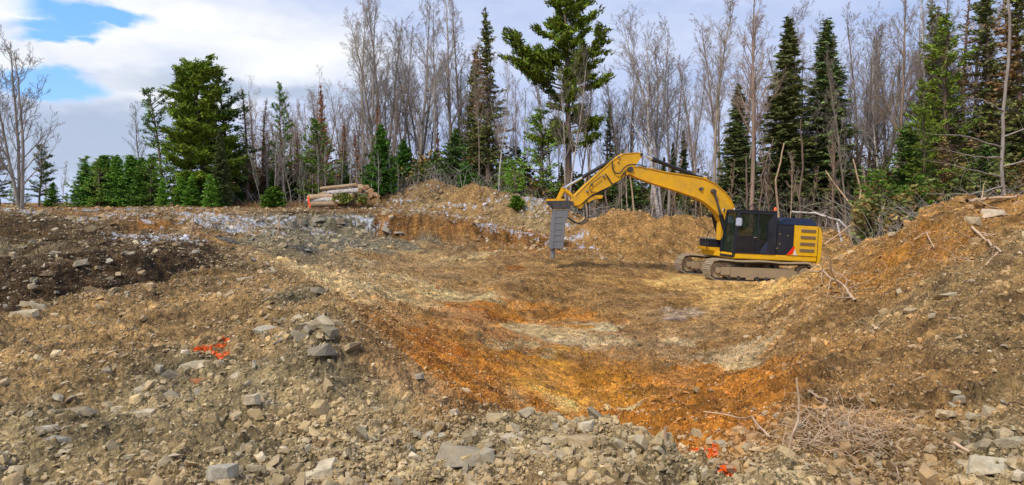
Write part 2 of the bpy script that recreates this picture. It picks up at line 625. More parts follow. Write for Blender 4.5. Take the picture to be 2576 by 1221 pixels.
for i, w in enumerate(_TW):
    yk = np.array([np.interp(w, _cols, _PY[:, k]) for k in range(_K)])
    zk = np.array([np.interp(w, _cols, _PZ[:, k]) for k in range(_K)])
    _TZ[i] = np.interp(_ey, yk, zk)
# light smoothing so the facets do not show
for _ in range(2):
    _TZ[:, 1:-1] = (_TZ[:, :-2] + 2 * _TZ[:, 1:-1] + _TZ[:, 2:]) / 4
    _TZ[1:-1] = (_TZ[:-2] + 2 * _TZ[1:-1] + _TZ[2:]) / 4


def lookup(px, y):
    u = np.clip((px - _TW[0]) / (_TW[1] - _TW[0]), 0, len(_TW) - 1.001)
    v = np.clip((np.log(np.maximum(y, 1.5)) - _TL[0]) / (_TL[1] - _TL[0]), 0, len(_TL) - 1.001)
    i = u.astype(int)
    j = v.astype(int)
    fu, fv = u - i, v - j
    return (_TZ[i, j] * (1 - fu) + _TZ[i + 1, j] * fu) * (1 - fv) + (_TZ[i, j + 1] * (1 - fu) + _TZ[i + 1, j + 1] * fu) * fv


def wp(px, py, Y):
    """world point on the sight line at distance Y"""
    return ((px - 1288) / F * Y, Y, -(py - 510) / F * Y)


PILES = [  # ridge points, slope, roughness
    ([wp(930, 505, 41.5), wp(960, 497, 42), wp(1010, 476, 43), wp(1085, 452, 43.5), wp(1140, 468, 43), wp(1200, 466, 42.5), wp(1260, 480, 42), wp(1330, 490, 41),
      wp(1380, 510, 40), wp(1410, 545, 39), wp(1440, 575, 37.5)], 0.60),
    ([wp(1450, 575, 37), wp(1490, 543, 37.5), wp(1540, 530, 38), wp(1590, 530, 38), wp(1630, 540, 38), wp(1665, 556, 38), wp(1705, 545, 38.5), wp(1760, 550, 39),
      wp(1820, 566, 39.5), wp(1920, 590, 40.5), wp(2020, 600, 41), wp(2120, 598, 41)], 0.62),
    # low windrow of rubble behind the pit floor, and clod ridges
    ([wp(1440, 645, 32), wp(1500, 648, 31.5), wp(1580, 668, 30.5), wp(1660, 682, 30)], 0.4),
    ([wp(620, 880, 6.4), wp(700, 828, 6.9), wp(780, 806, 7.0), wp(850, 818, 6.9), wp(900, 860, 6.5)], 0.75),
    ([wp(700, 705, 11.6), wp(745, 728, 10.9), wp(800, 740, 10.6), wp(830, 752, 10.2)], 0.7),
    ([wp(120, 985, 5.5), wp(280, 925, 6.0), wp(400, 900, 6.4), wp(500, 925, 6.1), wp(560, 960, 5.7)], 0.5),
    ([wp(1905, 1010, 7.2), wp(2000, 940, 7.6), wp(2120, 890, 8.2), wp(2250, 885, 8.3)], 0.45),
    ([wp(2010, 1120, 4.9), wp(2100, 1072, 5.15), wp(2200, 1066, 5.15), wp(2280, 1085, 5.0)], 0.7),
    ([wp(1340, 945, 12.4), wp(1420, 925, 13.), wp(1500, 940, 12.7), wp(1540, 985, 11.6)], 0.35),
    ([wp(1090, 800, 15.5), wp(1190, 765, 17.5), wp(1240, 725, 19.8), wp(1330, 690, 23)], 0.3),
]
SEG = []
for pts, sl in PILES:
    SEG.append((np.array(pts), sl))


def ridge_h(x, y, pts, sl):
    best = np.full(x.shape, -99.0)
    for a, b in zip(pts[:-1], pts[1:]):
        d = b[:2] - a[:2]
        t = np.clip(((x - a[0]) * d[0] + (y - a[1]) * d[1]) / (d @ d), 0, 1)
        dx = x - (a[0] + t * d[0])
        dy = y - (a[1] + t * d[1])
        dist = np.sqrt(dx * dx + dy * dy)
        best = np.maximum(best, a[2] + t * (b[2] - a[2]) - sl * (np.sqrt(dist * dist + 0.02) - 0.14))
    return best


EX_C = (9.9, 28.7, -3.28)     # excavator stance, relative to the eye
EX_A, EX_T = R(11), R(3.2)


def imprint(x, y, pts, hw):
    """two tread bands pressed into the floor along a path"""
    best = np.full(x.shape, 99.0)
    along = np.zeros(x.shape)
    lat = np.zeros(x.shape)
    s0 = 0.0
    for a, b in zip(pts[:-1], pts[1:]):
        d = np.array([b[0] - a[0], b[1] - a[1]])
        L = math.hypot(*d)
        t = np.clip(((x - a[0]) * d[0] + (y - a[1]) * d[1]) / (L * L), 0, 1)
        dx, dy = x - (a[0] + t * d[0]), y - (a[1] + t * d[1])
        dist = np.hypot(dx, dy)
        m = dist < best
        best = np.where(m, dist, best)
        along = np.where(m, s0 + t * L, along)
        s0 += L
    band = 1 - sstep(.27, .36, np.abs(best - hw))
    wear = sstep(-.22, .12, fbm(x, y, .45, 3, 401))
    berm = np.exp(-((np.abs(best - hw) - .42) / .09) ** 2)
    return wear * (band * (-.045 + .028 * np.sign(np.sin(along * 6.283 / .21))) + .03 * berm)


def _path(l):
    return [(wp(px, 0, Y)[0], Y) for px, Y in l]


TRACKS = [(_path([(1770, 24.5), (1560, 20.), (1450, 16.0), (1400, 12.5), (1480, 10.3)]), 1.3),
          (_path([(1700, 27), (1400, 25.0), (1150, 23.5), (950, 22.), (800, 21)]), 1.3),
          (_path([(1900, 22.5), (1700, 18), (1650, 14.5), (1700, 11.5)]), 1.3),
          (_path([(1500, 27), (1250, 21), (1120, 16.5), (1080, 12.5), (1100, 10)]), 1.3)]


def H(x, y):
    x = np.asarray(x, dtype=np.float64)
    y = np.asarray(y, dtype=np.float64)
    # ragged edges: warp where the profile is read
    wx = fbm(x, y, 0.55, 4, 5) * np.clip(y * 0.045, 0.1, 0.9)
    wy = fbm(x, y, 0.7, 4, 11) * np.clip(y * 0.05, 0.12, 1.0)
    xx, yy = x + wx, y + wy
    yc = np.maximum(yy, 2.5)
    z = lookup(xx / yc * F + 1288, yy)
    px = x / np.maximum(y, 2.5) * F + 1288
    n1 = fbm(x, y, 0.9, 5, 21)
    nf = fbm(x, y, 3.2, 5, 31, 0.6)
    rd = 1 - 2 * np.abs(fbm(x, y, 2.1, 4, 41, 0.55))
    pit = sstep(9, 11, y) * (1 - sstep(27, 33, y)) * sstep(850, 1050, px) * (1 - sstep(1850, 2000, px))
    rough = 1.0 - 0.68 * pit
    field = sstep(34, 38, y) * (1 - sstep(940, 1010, px))
    rough = rough * (1 - 0.8 * field)
    ffl = sstep(44, 48, y)
    rough = rough * (1 - 0.5 * ffl)
    near = 1 - sstep(6, 14, y)
    big = sstep(12, 30, y)
    for k, (pts, sl) in enumerate(SEG):
        n = fbm(x, y, 0.8, 4, 60 + k)
        r = ridge_h(x + wx * 0.35, y + wy * .35, pts, sl) + n * (0.35 if k < 2 else 0.12)
        kk = 0.12
        # smooth maximum
        h = np.clip(0.5 + 0.5 * (r - z) / kk, 0, 1)
        z = z * (1 - h) + r * h + kk * h * (1 - h)
        if k < 2:
            rough = np.maximum(rough, h)
    z = z + n1 * (0.10 + 0.12 * big) * rough + nf * (0.085 + 0.05 * big) * rough + (rd - 0.5) * 0.07 * rough + (np.abs(fbm(x, y, 7.5, 4, 51, 0.62)) - .18) * 0.11 * rough * (1 - sstep(14, 26, y) * .6)
    # rough clods low down on the right hand spoil
    cl = sstep(1850, 2000, px) * (1 - sstep(20, 24, y))
    z = z + cl * (0.08 * np.abs(fbm(x, y, 5.0, 4, 77, 0.6)))
    # torn step below the crust of the right hand spoil
    sh = lambda pa, ya, pb, yb, w: sstep(-w, w, (y - (ya + (px - pa) / (pb - pa) * (yb - ya))))
    m = sstep(2080, 2140, px) * (1 - sstep(2430, 2480, px))
    stp = sh(2080, 18.6, 2450, 14.6, 0.15) - 1
    z = z + m * 0.38 * (stp + 1) * (1 - sstep(0, 4, y - 17)) * 0.8
    # layered slate showing in the bank beyond the trench
    lz = sstep(11.3, 12.6, y) * (1 - sstep(16, 18, y)) * (1 - sstep(520, 640, px))
    q = (z + .25 * n1) / .17
    z = z + lz * .10 * (sstep(.25, .75, q - np.floor(q)) - (q - np.floor(q)))
    cr = sstep(.02, .16, fbm(x, y, .7, 3, 191)) * pit
    z = z + cr * .16 * np.clip(fbm(x, y, 5.5, 4, 193, .6) + .05, 0, 1)
    # wheel and track ruts on the pit floor
    rut = np.sin((x * 0.55 + y * 0.8) * 5.2 + fbm(x, y, 0.5, 3, 91) * 6)
    z = z + pit * 0.018 * rut * sstep(-.1, .3, fbm(x, y, 0.25, 2, 95) + .05)
    for pa, hw in TRACKS:
        z = z + imprint(x, y, pa, hw)
    # level stance for the excavator
    Fx, Fy = -math.cos(EX_A), -math.sin(EX_A)
    lx = (x - EX_C[0]) * Fx + (y - EX_C[1]) * Fy
    ly = (x - EX_C[0]) * (-Fy) + (y - EX_C[1]) * Fx
    plane = EX_C[2] + lx * math.tan(EX_T) + 0.035
    d = np.maximum(np.abs(lx) - 2.5, np.abs(ly) - 1.75)
    k = 1 - sstep(0.0, 1.2, d)
    k = k * (1 - sstep(-1.6, -3.2, lx) * 0)
    z = z * (1 - k) + (plane + 0.03 * nf) * k
    # the spoil ridge overlaps the tail end of the tracks
    return z + EYE


def hit(px, py):
    """first ground point met by a sight line; vectorised -> x,y,z"""
    px = np.atleast_1d(np.asarray(px, float))
    py = np.atleast_1d(np.asarray(py, float))
    Y = np.exp(np.linspace(math.log(3.0), math.log(120), 1400))
    out = np.zeros((len(px), 3))
    for i in range(len(px)):
        u = (px[i] - 1288) / F
        zr = EYE - (py[i] - 510) / F * Y
        h = H(u * Y, Y)
        k = np.argmax(h >= zr)
        if h[k] < zr[k]:
            k = len(Y) - 1
        out[i] = (u * Y[k], Y[k], h[k])
    return out


# ------------------------------------------------------------------ albedo of the ground
TAN = (.33, .25, .16); TANW = (.37, .27, .165); GREY = (.30, .265, .205); DGREY = (.20, .18, .145)
SOIL = (.27, .175, .085); SOIL2 = (.30, .20, .11); RUST = (.44, .20, .04); RUSTD = (.30, .115, .02); OR = (.50, .255, .05)
OCHRE = (.62, .43, .21); PALE = (.50, .42, .30); SLATE = (.19, .19, .18); CUT = (.31, .155, .045); DIRT = (.085, .06, .036)
FIELD = (.29, .19, .11); MOUND = (.34, .22, .11); PINK = (.40, .29, .21); ROOT = (.27, .185, .11); ORS = (.35, .215, .095)
CP = [
    (60, 1150, GREY), (100, 950, TAN), (300, 850, TANW), (300, 1050, GREY), (500, 1000, GREY), (420, 950, DGREY), (500, 780, TANW), (250, 780, TANW), (620, 740, TANW), (620, 1150, GREY),
    (640, 950, GREY), (800, 880, DGREY), (780, 830, GREY), (900, 1100, GREY), (880, 1000, GREY), (700, 700, TANW), (760, 740, DGREY), (680, 820, TAN), (1100, 1150, GREY), (1300, 1090, GREY),
    (1500, 1100, GREY), (1700, 1150, GREY), (1800, 1200, GREY), (1000, 1050, TAN), (1050, 990, SOIL2), (1000, 930, PINK), (1150, 1020, SOIL2),
    (1060, 890, RUST), (1110, 870, RUSTD), (1060, 850, RUST), (900, 800, TAN), (950, 845, SOIL2), (900, 760, TANW), (970, 880, SOIL2), (990, 800, SOIL2), (1250, 890, RUST), (1160, 930, RUST), (1400, 900, OR), (1500, 950, OR), (1300, 1000, SOIL2), (1300, 945, OR), (1420, 1010, OCHRE), (1600, 1000, OR),
    (1600, 1050, RUST), (1800, 1090, RUST), (1700, 960, RUST), (1850, 980, RUST), (1750, 1030, RUST), (1850, 1040, RUST), (1350, 1000, RUST), (1200, 990, RUST), (1100, 950, RUST), (1250, 930, RUST), (1550, 900, RUST), (1700, 920, RUST), (1450, 1000, OR), (1550, 1040, RUST), (1650, 1080, RUST), (1800, 960, RUST), (1050, 840, RUSTD), (1150, 860, RUST), (1350, 820, RUST), (1300, 850, RUST), (1200, 800, RUSTD), (1290, 780, RUST), (1100, 790, SOIL), (1400, 790, RUST), (950, 790, SOIL), (1160, 830, RUST), (1350, 760, SOIL), (1450, 730, SOIL2),
    (1500, 780, SOIL), (1650, 750, SOIL), (1620, 810, SOIL2), (1500, 860, PINK), (1640, 880, PINK), (1750, 840, SOIL2), (1850, 860, SOIL2),
    (1800, 720, OCHRE), (1700, 705, OCHRE), (1900, 735, OCHRE), (1600, 700, ORS), (1820, 700, OCHRE), (1550, 680, SOIL2), (1480, 660, SOIL), (1700, 675, SOIL2), (1850, 680, SOIL2),
    (900, 720, PALE), (1000, 690, TANW), (1100, 745, PALE), (950, 650, SOIL2), (800, 695, PALE), (1050, 640, TANW), (1250, 690, SOIL), (1400, 700, SOIL), (1150, 700, SOIL2), (1350, 730, SOIL), (1500, 740, SOIL), (1300, 670, SOIL2), (1200, 720, SOIL2), (1150, 660, TANW), (1350, 650, SOIL2),
    (1200, 600, (.24, .14, .06)), (1000, 548, CUT), (1350, 612, CUT), (1100, 575, CUT), (900, 535, DIRT), (780, 535, DIRT),
    (700, 580, SLATE), (900, 602, SLATE), (1050, 592, SLATE), (750, 605, SLATE), (680, 602, SLATE), (1000, 610, SLATE), (850, 590, SLATE), (940, 618, SLATE), (720, 625, DGREY), (1080, 575, SLATE), (610, 590, SLATE), (800, 600, SLATE), (950, 590, SLATE), (560, 600, SOIL2), (600, 560, TAN), (860, 565, SLATE), (640, 640, TAN), (850, 635, GREY),
    (390, 565, (.19, .12, .06)), (250, 600, DIRT), (100, 560, DIRT), (50, 620, DGREY), (200, 640, DGREY), (300, 690, DIRT), (450, 660, DIRT), (120, 720, DIRT), (530, 650, DIRT), (100, 665, DGREY), (250, 570, DIRT), (380, 700, DIRT), (250, 700, DIRT), (480, 655, DIRT), (330, 660, DIRT), (150, 590, DIRT), (30, 575, DIRT), (30, 700, DIRT), (420, 640, DIRT), (180, 620, DIRT),
    (550, 530, FIELD), (200, 530, FIELD), (900, 522, FIELD), (1050, 500, (.28, .22, .15)), (1250, 530, (.28, .215, .14)), (1150, 490, (.30, .21, .12)), (1350, 560, (.29, .24, .17)), (1200, 500, (.30, .21, .12)),
    (1500, 590, MOUND), (1650, 620, MOUND), (1750, 590, MOUND), (1560, 560, MOUND),
    (2080, 690, ORS), (2250, 640, OR), (2180, 680, ORS), (2100, 760, SOIL2), (2300, 770, TAN), (2450, 700, TAN), (2400, 850, TAN), (2230, 880, SOIL2),
    (2500, 1000, TAN), (2350, 1000, SOIL2), (2100, 980, SOIL2), (2000, 880, SOIL2), (2120, 1110, ROOT), (2450, 1150, GREY), (2000, 1190, GREY),
    (2300, 1150, ROOT), (2450, 560, ORS), (2350, 600, ORS), (2550, 520, ORS), (1980, 800, SOIL2), (1920, 840, SOIL2), (2500, 620, TAN), (2300, 590, SOIL2),
]
_cp = hit([c[0] for c in CP], [c[1] for c in CP])
_cu = _cp[:, 0] / _cp[:, 1]
_cl = np.log(_cp[:, 1])
_cc = np.array([c[2] for c in CP])
# discs of their own colour: px, py, half width, half height, colour, strength, noise frequency
BL = [(1540, 860, 200, 9, (.55, .47, .38), 1, 1.3), (1850, 905, 110, 12, (.52, .45, .36), 1, 1.3), (1480, 825, 110, 8, (.60, .54, .44), 1, 1.3), (1200, 785, 90, 14, (.36, .15, .03), .9, 1.5), (1300, 800, 80, 10, (.42, .19, .04), .9, 1.5), (1120, 905, 110, 22, (.42, .18, .03), .85, 1.5), (1250, 930, 100, 20, (.45, .21, .04), .8, 1.5), (1750, 950, 120, 14, (.42, .19, .04), .8, 1.5), (1640, 1060, 120, 16, (.45, .22, .05), .8, 1.5), (1840, 1010, 70, 22, (.38, .19, .06), .7, 1.5), (2230, 672, 120, 20, (.36, .19, .06), 1, 1.2), (2360, 625, 70, 20, (.33, .18, .065), 1, 1.2), (2160, 700, 80, 12, (.34, .18, .06), .8, 1.2), (1400, 905, 45, 12, (.60, .32, .05), .8, 1.5), (1330, 960, 60, 10, (.62, .36, .07), .7, 1.5), (1600, 870, 90, 8, (.5, .4, .32), .8, 1.2), (1950, 780, 50, 5, OCHRE, .8, 1), (1400, 835, 150, 12, PALE, 1.2, 1.2), (1500, 822, 60, 11, (.58, .52, .42), 1.2, 1.2), (1300, 862, 90, 9, PALE, .9, 1.5), (1790, 900, 110, 14, (.50, .43, .36), 1.1, 1.2), (1880, 920, 60, 20, (.48, .42, .32), 1, 1.5),
      (1600, 1018, 50, 14, (.52, .42, .30), 1, 2), (1700, 785, 75, 11, (.44, .37, .37), 1.6, 1.), (1690, 800, 30, 6, (.33, .27, .33), 1.2, 1.),
      (960, 725, 120, 12, PALE, .9, .8), (1120, 745, 120, 12, (.50, .43, .29), 1.1, .8), (1000, 700, 70, 8, PALE, .9, .8), (1130, 655, 50, 8, PALE, .8, .8), (770, 690, 70, 14, (.50, .38, .25), .9, .8), (1060, 630, 60, 6, PALE, .7, .8),
      (1200, 640, 70, 7, PALE, .7, .8), (860, 745, 60, 7, (.5, .38, .25), .8, .8), (1050, 712, 70, 6, PALE, .8, .8),
      (1760, 715, 150, 10, OCHRE, 1.2, .6), (1880, 735, 90, 10, (.60, .42, .2), 1.2, .6), (1440, 880, 50, 12, (.52, .27, .03), .8, 1.5), (1450, 820, 60, 6, (.52, .25, .03), .9, 1.5),
      (760, 620, 40, 11, (.09, .1, .13), 1.1, 1.), (570, 602, 40, 6, (.08, .085, .1), 1.2, 1.), (1000, 588, 40, 6, (.14, .16, .19), .9, 1.), (830, 610, 60, 12, (.16, .17, .19), .8, 1.),
      (1205, 790, 55, 14, RUSTD, 1., 1.5), (1120, 880, 60, 14, RUSTD, 1, 1.5), (1230, 835, 80, 12, RUSTD, .9, 1.5), (1290, 672, 26, 6, RUSTD, 1, 1.5), (395, 562, 24, 16, (.24, .12, .035), .7, 1.),
      (1080, 905, 50, 24, RUSTD, .7, 2), (2260, 650, 110, 22, (.45, .24, .06), .8, 1)]
SNOW = [(270, 548, 90, 9), (390, 598, 80, 9), (360, 560, 55, 5), (560, 545, 75, 14), (470, 538, 150, 5), (640, 560, 60, 12), (690, 578, 20, 6), (740, 578, 16, 4), (600, 580, 40, 10), (700, 545, 120, 6),
        (1090, 475, 16, 22), (1010, 505, 40, 8), (1380, 515, 40, 18), (1330, 498, 40, 8), (1420, 560, 30, 18), (1050, 528, 60, 6), (1150, 548, 60, 7), (1230, 570, 60, 7), (1310, 588, 60, 8), (1400, 600, 60, 8),
        (1450, 600, 40, 12), (1150, 520, 80, 12), (1250, 500, 40, 8), (1200, 565, 100, 8), (1480, 625, 40, 10), (900, 548, 80, 6), (230, 530, 200, 4), (60, 532, 60, 4), (850, 560, 60, 8), (500, 560, 40, 12)]
ORANGE = [(508, 884, 30, 3.2), (540, 872, 26, 3.5), (565, 860, 22, 3.2), (528, 884, 40, 2.5), (1800, 1160, 22, 5), (1822, 1176, 18, 10), (1780, 1148, 18, 4), (1755, 1134, 16, 3), (1838, 1186, 10, 8), (1100, 724, 10, 1.0), (1078, 718, 7, .8)]


def discs(lst):
    out = []
    for b in lst:
        p = hit([b[0], b[0], b[0]], [b[1], b[1] - b[3], b[1] + b[3]])
        ry = max(abs(p[1, 1] - p[2, 1]) / 2, 0.02)
        rx = b[2] * p[0, 1] / F
        if ry > 1.5 * rx:
            ry = 1.5 * rx
        out.append((p[0, 0], p[0, 1], rx, ry))
    return out


_BLd = discs(BL)
_SNd = discs(SNOW)
_ORd = discs(ORANGE)


def albedo(x, y, slope=None, pebble=False):
    ym = np.maximum(y, 2.5)
    wx = x + fbm(x, y, 0.8, 4, 101) * np.clip(0.10 * y, .3, 1.8)
    wy = ym + fbm(x, y, 0.8, 4, 111) * np.clip(0.07 * y, .2, 1.6)
    u = wx / np.maximum(wy, 2.5)
    l = np.log(np.maximum(wy, 2.5))
    acc = np.zeros((len(x), 3))
    ws = np.zeros(len(x))
    for k in range(len(CP)):
        d2 = (u - _cu[k]) ** 2 + ((l - _cl[k]) * 0.55) ** 2
        w = 1.0 / (d2 + 1.5e-5) ** 1.6
        acc += w[:, None] * _cc[k]
        ws += w
    c = acc / ws[:, None]
    for (cx, cy, rx, ry), b in zip(_BLd, BL):
        near = (np.abs(x - cx) < rx * 2.2) & (np.abs(y - cy) < ry * 2.2)
        if not near.any():
            continue
        xs, ys = x[near], y[near]
        d = np.sqrt(((xs - cx) / rx) ** 2 + ((ys - cy) / ry) ** 2)
        n = fbm(xs, ys, b[6], 6, 131, 0.62)
        m = sstep(0.0, 0.35, 1.1 - d + n * 1.2) * min(1, b[5]) * (1.0 if not pebble else 0.4)
        c[near] = c[near] * (1 - m[:, None]) + np.array(b[4]) * m[:, None]
    # walls cut in the ground show their own soil
    pxx = x / ym * F + 1288
    pc = np.clip(pxx, _cols[0], _cols[-1])
    def yk(k):
        return np.interp(pc, _cols, _PY[:, k])
    nz = fbm(x, y, 1.1, 4, 141) * .5
    w1 = sstep(-.15, .1, y + nz - yk(6)) * (1 - sstep(0, .5, y + nz * 1.5 - yk(8) * .6 - yk(9) * .4)) * (1 - sstep(520, 640, pxx))
    wallc = np.array((.065, .045, .03)) * (1 + .8 * fbm(x, y, 3, 4, 142))[:, None]
    c = c * (1 - .92 * w1[:, None]) + wallc * .92 * w1[:, None]
    w2 = sstep(-.7, .0, y + nz - yk(12)) * (1 - sstep(.2, .45, y + nz * .5 - yk(13)))
    wc = np.where((pxx > 940)[:, None], np.array((.215, .12, .05))[None], np.array((.17, .17, .16))[None])
    w2 = w2 * sstep(600, 680, pxx) * (1 - sstep(1430, 1500, pxx))
    wc = wc * (1 + .9 * fbm(x * 2.5, y, 1.6, 4, 143))[:, None]
    c = c * (1 - .9 * w2[:, None]) + wc * .9 * w2[:, None]
    # forest floor
    px = x / ym * F + 1288
    ff = sstep(43, 47, y) * sstep(900, 1000, px)
    litter = np.array((.13, .085, .045))
    c = c * (1 - ff[:, None]) + litter * ff[:, None]
    fl = sstep(38, 44, y) * (1 - sstep(900, 1000, px))
    c = c * (1 - fl[:, None]) + np.array((.24, .15, .08)) * fl[:, None]
    pm = sstep(8.5, 11, y) * (1 - sstep(24, 30, y)) * sstep(930, 1040, px) * (1 - sstep(1850, 2000, px))
    mm = pm * sstep(-.12, .28, fbm(x * .55, y, 1.3, 6, 161, .65)) * .5
    c = c * (1 - mm[:, None]) + np.array((.31, .19, .085)) * mm[:, None]
    m3 = pm * sstep(.1, .3, fbm(x * .5, y, .9, 6, 166, .65)) * .28
    c = c * (1 - m3[:, None]) + np.array((.44, .35, .26)) * m3[:, None]
    v = 1 + 0.7 * fbm(x, y, 2.3, 6, 151, 0.7)
    c = c * v[:, None] * np.array((1.50, 1.28, .84))
    # snow
    sn = np.full(len(x), -9.0)
    for (cx, cy, rx, ry) in _SNd:
        d = np.sqrt(((x - cx) / rx) ** 2 + ((y - cy) / ry) ** 2)
        sn = np.maximum(sn, (1.32 if cx < -12.5 * cy / 33 else 1.02) - d)
    fr = (np.clip(1 - y / 45, 0, 1) * 3 + 2.2)
    n = fbm(x, y, 5.0, 5, 171, 0.85)
    onp = sstep(1000, 1020, px) * .5
    m = sstep(0.0, 0.15, sn * 0.8 + n * 1.5 - 0.46 - onp * .6 - (.25 if pebble else 0)) * (sn > -0.2) * .76
    c = c * (1 - m[:, None]) + np.array((.78, .81, .90)) * m[:, None]
    om = np.full(len(x), -9.0)
    for (cx, cy, rx, ry) in _ORd:
        d = np.sqrt(((x - cx) / rx) ** 2 + ((y - cy) / ry) ** 2)
        om = np.maximum(om, 1.0 - d)
    if pebble:
        om -= .05
    om = sstep(0.0, 0.2, om + fbm(x, y, 9, 3, 181) * 1.1 - 0.05) * (om > -0.4)
    c = c * (1 - om[:, None]) + np.array((1.0, .14, .008)) * om[:, None]
    return np.clip(c, 0.01, 1)


def build_ground():
    c0 = 1.5
    d = [1.2]
    while d[-1] < 3000:
        s = 0.0036 if d[-1] < 52 else 0.03
        d.append(d[-1] * (1 + s))
    d = np.array(d)
    nw = 1080
    w = np.sign(np.linspace(-1, 1, nw)) * (np.abs(np.linspace(-1, 1, nw)) ** 1.0) * 0.98
    D, W = np.meshgrid(d, w, indexing='ij')
    x = (W * D).ravel()
    y = (D - c0).ravel()
    z = np.empty_like(x)
    col = np.empty((len(x), 3))
    for s in range(0, len(x), 200000):
        z[s:s + 200000] = H(x[s:s + 200000], y[s:s + 200000])
        col[s:s + 200000] = albedo(x[s:s + 200000], y[s:s + 200000])
    nr = len(d)
    i = np.arange(nr - 1)[:, None] * nw + np.arange(nw - 1)[None, :]
    i = i.ravel()
    faces = np.stack([i, i + 1, i + nw + 1, i + nw], 1)
    o = mesh_np("ground", np.stack([x, y, z], 1), faces, M['earth'], col=col, smooth=True)
    tag(o, kind='structure')
    # plain land round about, lower than the pit floor so it never cuts the sheet
    v = [(-4000, -4000, EYE - 4.8), (4000, -4000, EYE - 4.8), (4000, 4000, EYE - 4.8), (-4000, 4000, EYE - 4.8)]
    o2 = mesh_np("terrain", v, [[0, 1, 2, 3]], M['earth'], col=np.array([FIELD] * 4))
    tag(o2, kind='structure')


build_ground()


# ------------------------------------------------------------------ stones
def slab_template(rng, flat, sub=0):
    """broken slate: an irregular flat polygon with split, slightly skewed edges"""
    bm = bmesh.new()
    n = rng.choice((5, 5, 6, 7))
    ry = rng.uniform(.5, .95)
    skx, sky_ = rng.uniform(-.25, .25) * flat, rng.uniform(-.25, .25) * flat
    lay = []
    a0 = rng.uniform(0, 6.28)
    ang = [a0 + (k + rng.uniform(-.38, .38)) * 2 * math.pi / n for k in range(n)]
    rad = [rng.uniform(.28, .58) for _ in range(n)]
    for z, sh in ((-.5, 0), (.5, 1)):
        for k in range(n):
            r = rad[k] * (1 if sh == 0 else rng.uniform(.55, 1.05))
            bm.verts.new((math.cos(ang[k]) * r + skx * sh, math.sin(ang[k]) * r * ry + sky_ * sh, (z + rng.uniform(-.24, .24)) * flat))
    r = bmesh.ops.convex_hull(bm, input=bm.verts[:])
    bmesh.ops.delete(bm, geom=list({e for e in r['geom_interior'] + r['geom_unused'] if isinstance(e, bmesh.types.BMVert)}), context='VERTS')
    if sub:
        bmesh.ops.dissolve_limit(bm, angle_limit=R(10), verts=bm.verts[:], edges=bm.edges[:])
        bmesh.ops.bevel(bm, geom=bm.edges[:], offset=0.010, segments=1, affect='EDGES', clamp_overlap=True)
        bmesh.ops.triangulate(bm, faces=bm.faces[:])
        bmesh.ops.subdivide_edges(bm, edges=bm.edges[:], cuts=sub, use_grid_fill=True)
        for v in bm.verts:
            p = v.co
            v.co = p + p.normalized() * (math.sin(p.x * 23 + p.z * 31) * math.sin(p.y * 19 + 2) * 0.007 + rng.uniform(-.006, .006))
    bmesh.ops.triangulate(bm, faces=bm.faces[:])
    bm.verts.index_update()
    V = np.array([v.co[:] for v in bm.verts])
    Fc = np.array([[v.index for v in f.verts] for f in bm.faces])
    bm.free()
    return V, Fc


def hull_template(rng, flat, npts=10, sub=0, box=0.7):
    bm = bmesh.new()
    for _ in range(npts):
        v = Vector((rng.uniform(-1, 1), rng.uniform(-1, 1), rng.uniform(-1, 1)))
        mx = max(abs(v.x), abs(v.y), abs(v.z))
        v = v.normalized() * (1 - box) + v / mx * box
        bm.verts.new((v.x * 0.5, v.y * 0.5 * rng.uniform(.6, .95), v.z * 0.5 * flat))
    r = bmesh.ops.convex_hull(bm, input=bm.verts[:])
    bmesh.ops.delete(bm, geom=list({e for e in r['geom_interior'] + r['geom_unused'] if isinstance(e, bmesh.types.BMVert)}), context='VERTS')
    if sub:
        bmesh.ops.dissolve_limit(bm, angle_limit=R(16), verts=bm.verts[:], edges=bm.edges[:])
        bmesh.ops.bevel(bm, geom=bm.edges[:], offset=0.012, segments=1, affect='EDGES', clamp_overlap=True)
        bmesh.ops.triangulate(bm, faces=bm.faces[:])
        bmesh.ops.subdivide_edges(bm, edges=bm.edges[:], cuts=sub, use_grid_fill=True)
        for v in bm.verts:
            p = v.co
            n = math.sin(p.x * 23 + p.z * 31) * math.sin(p.y * 19 + 2) * 0.008 + rng.uniform(-.006, .006)
            v.co = p + p.normalized() * n
    bmesh.ops.triangulate(bm, faces=bm.faces[:])
    bm.verts.index_update()
    V = np.array([v.co[:] for v in bm.verts])
    Fc = np.array([[v.index for v in f.verts] for f in bm.faces])
    bm.free()
    return V, Fc


def rot_mats(yaw, tx, ty):
    cy, sy = np.cos(yaw), np.sin(yaw)
    cx, sx = np.cos(tx), np.sin(tx)
    ct, st = np.cos(ty), np.sin(ty)
    n = len(yaw)
    Rz = np.zeros((n, 3, 3)); Rz[:, 0, 0] = cy; Rz[:, 0, 1] = -sy; Rz[:, 1, 0] = sy; Rz[:, 1, 1] = cy; Rz[:, 2, 2] = 1
    Rx = np.zeros((n, 3, 3)); Rx[:, 0, 0] = 1; Rx[:, 1, 1] = cx; Rx[:, 1, 2] = -sx; Rx[:, 2, 1] = sx; Rx[:, 2, 2] = cx
    Ry = np.zeros((n, 3, 3)); Ry[:, 1, 1] = 1; Ry[:, 0, 0] = ct; Ry[:, 0, 2] = st; Ry[:, 2, 0] = -st; Ry[:, 2, 2] = ct
    return Rx @ Ry @ Rz


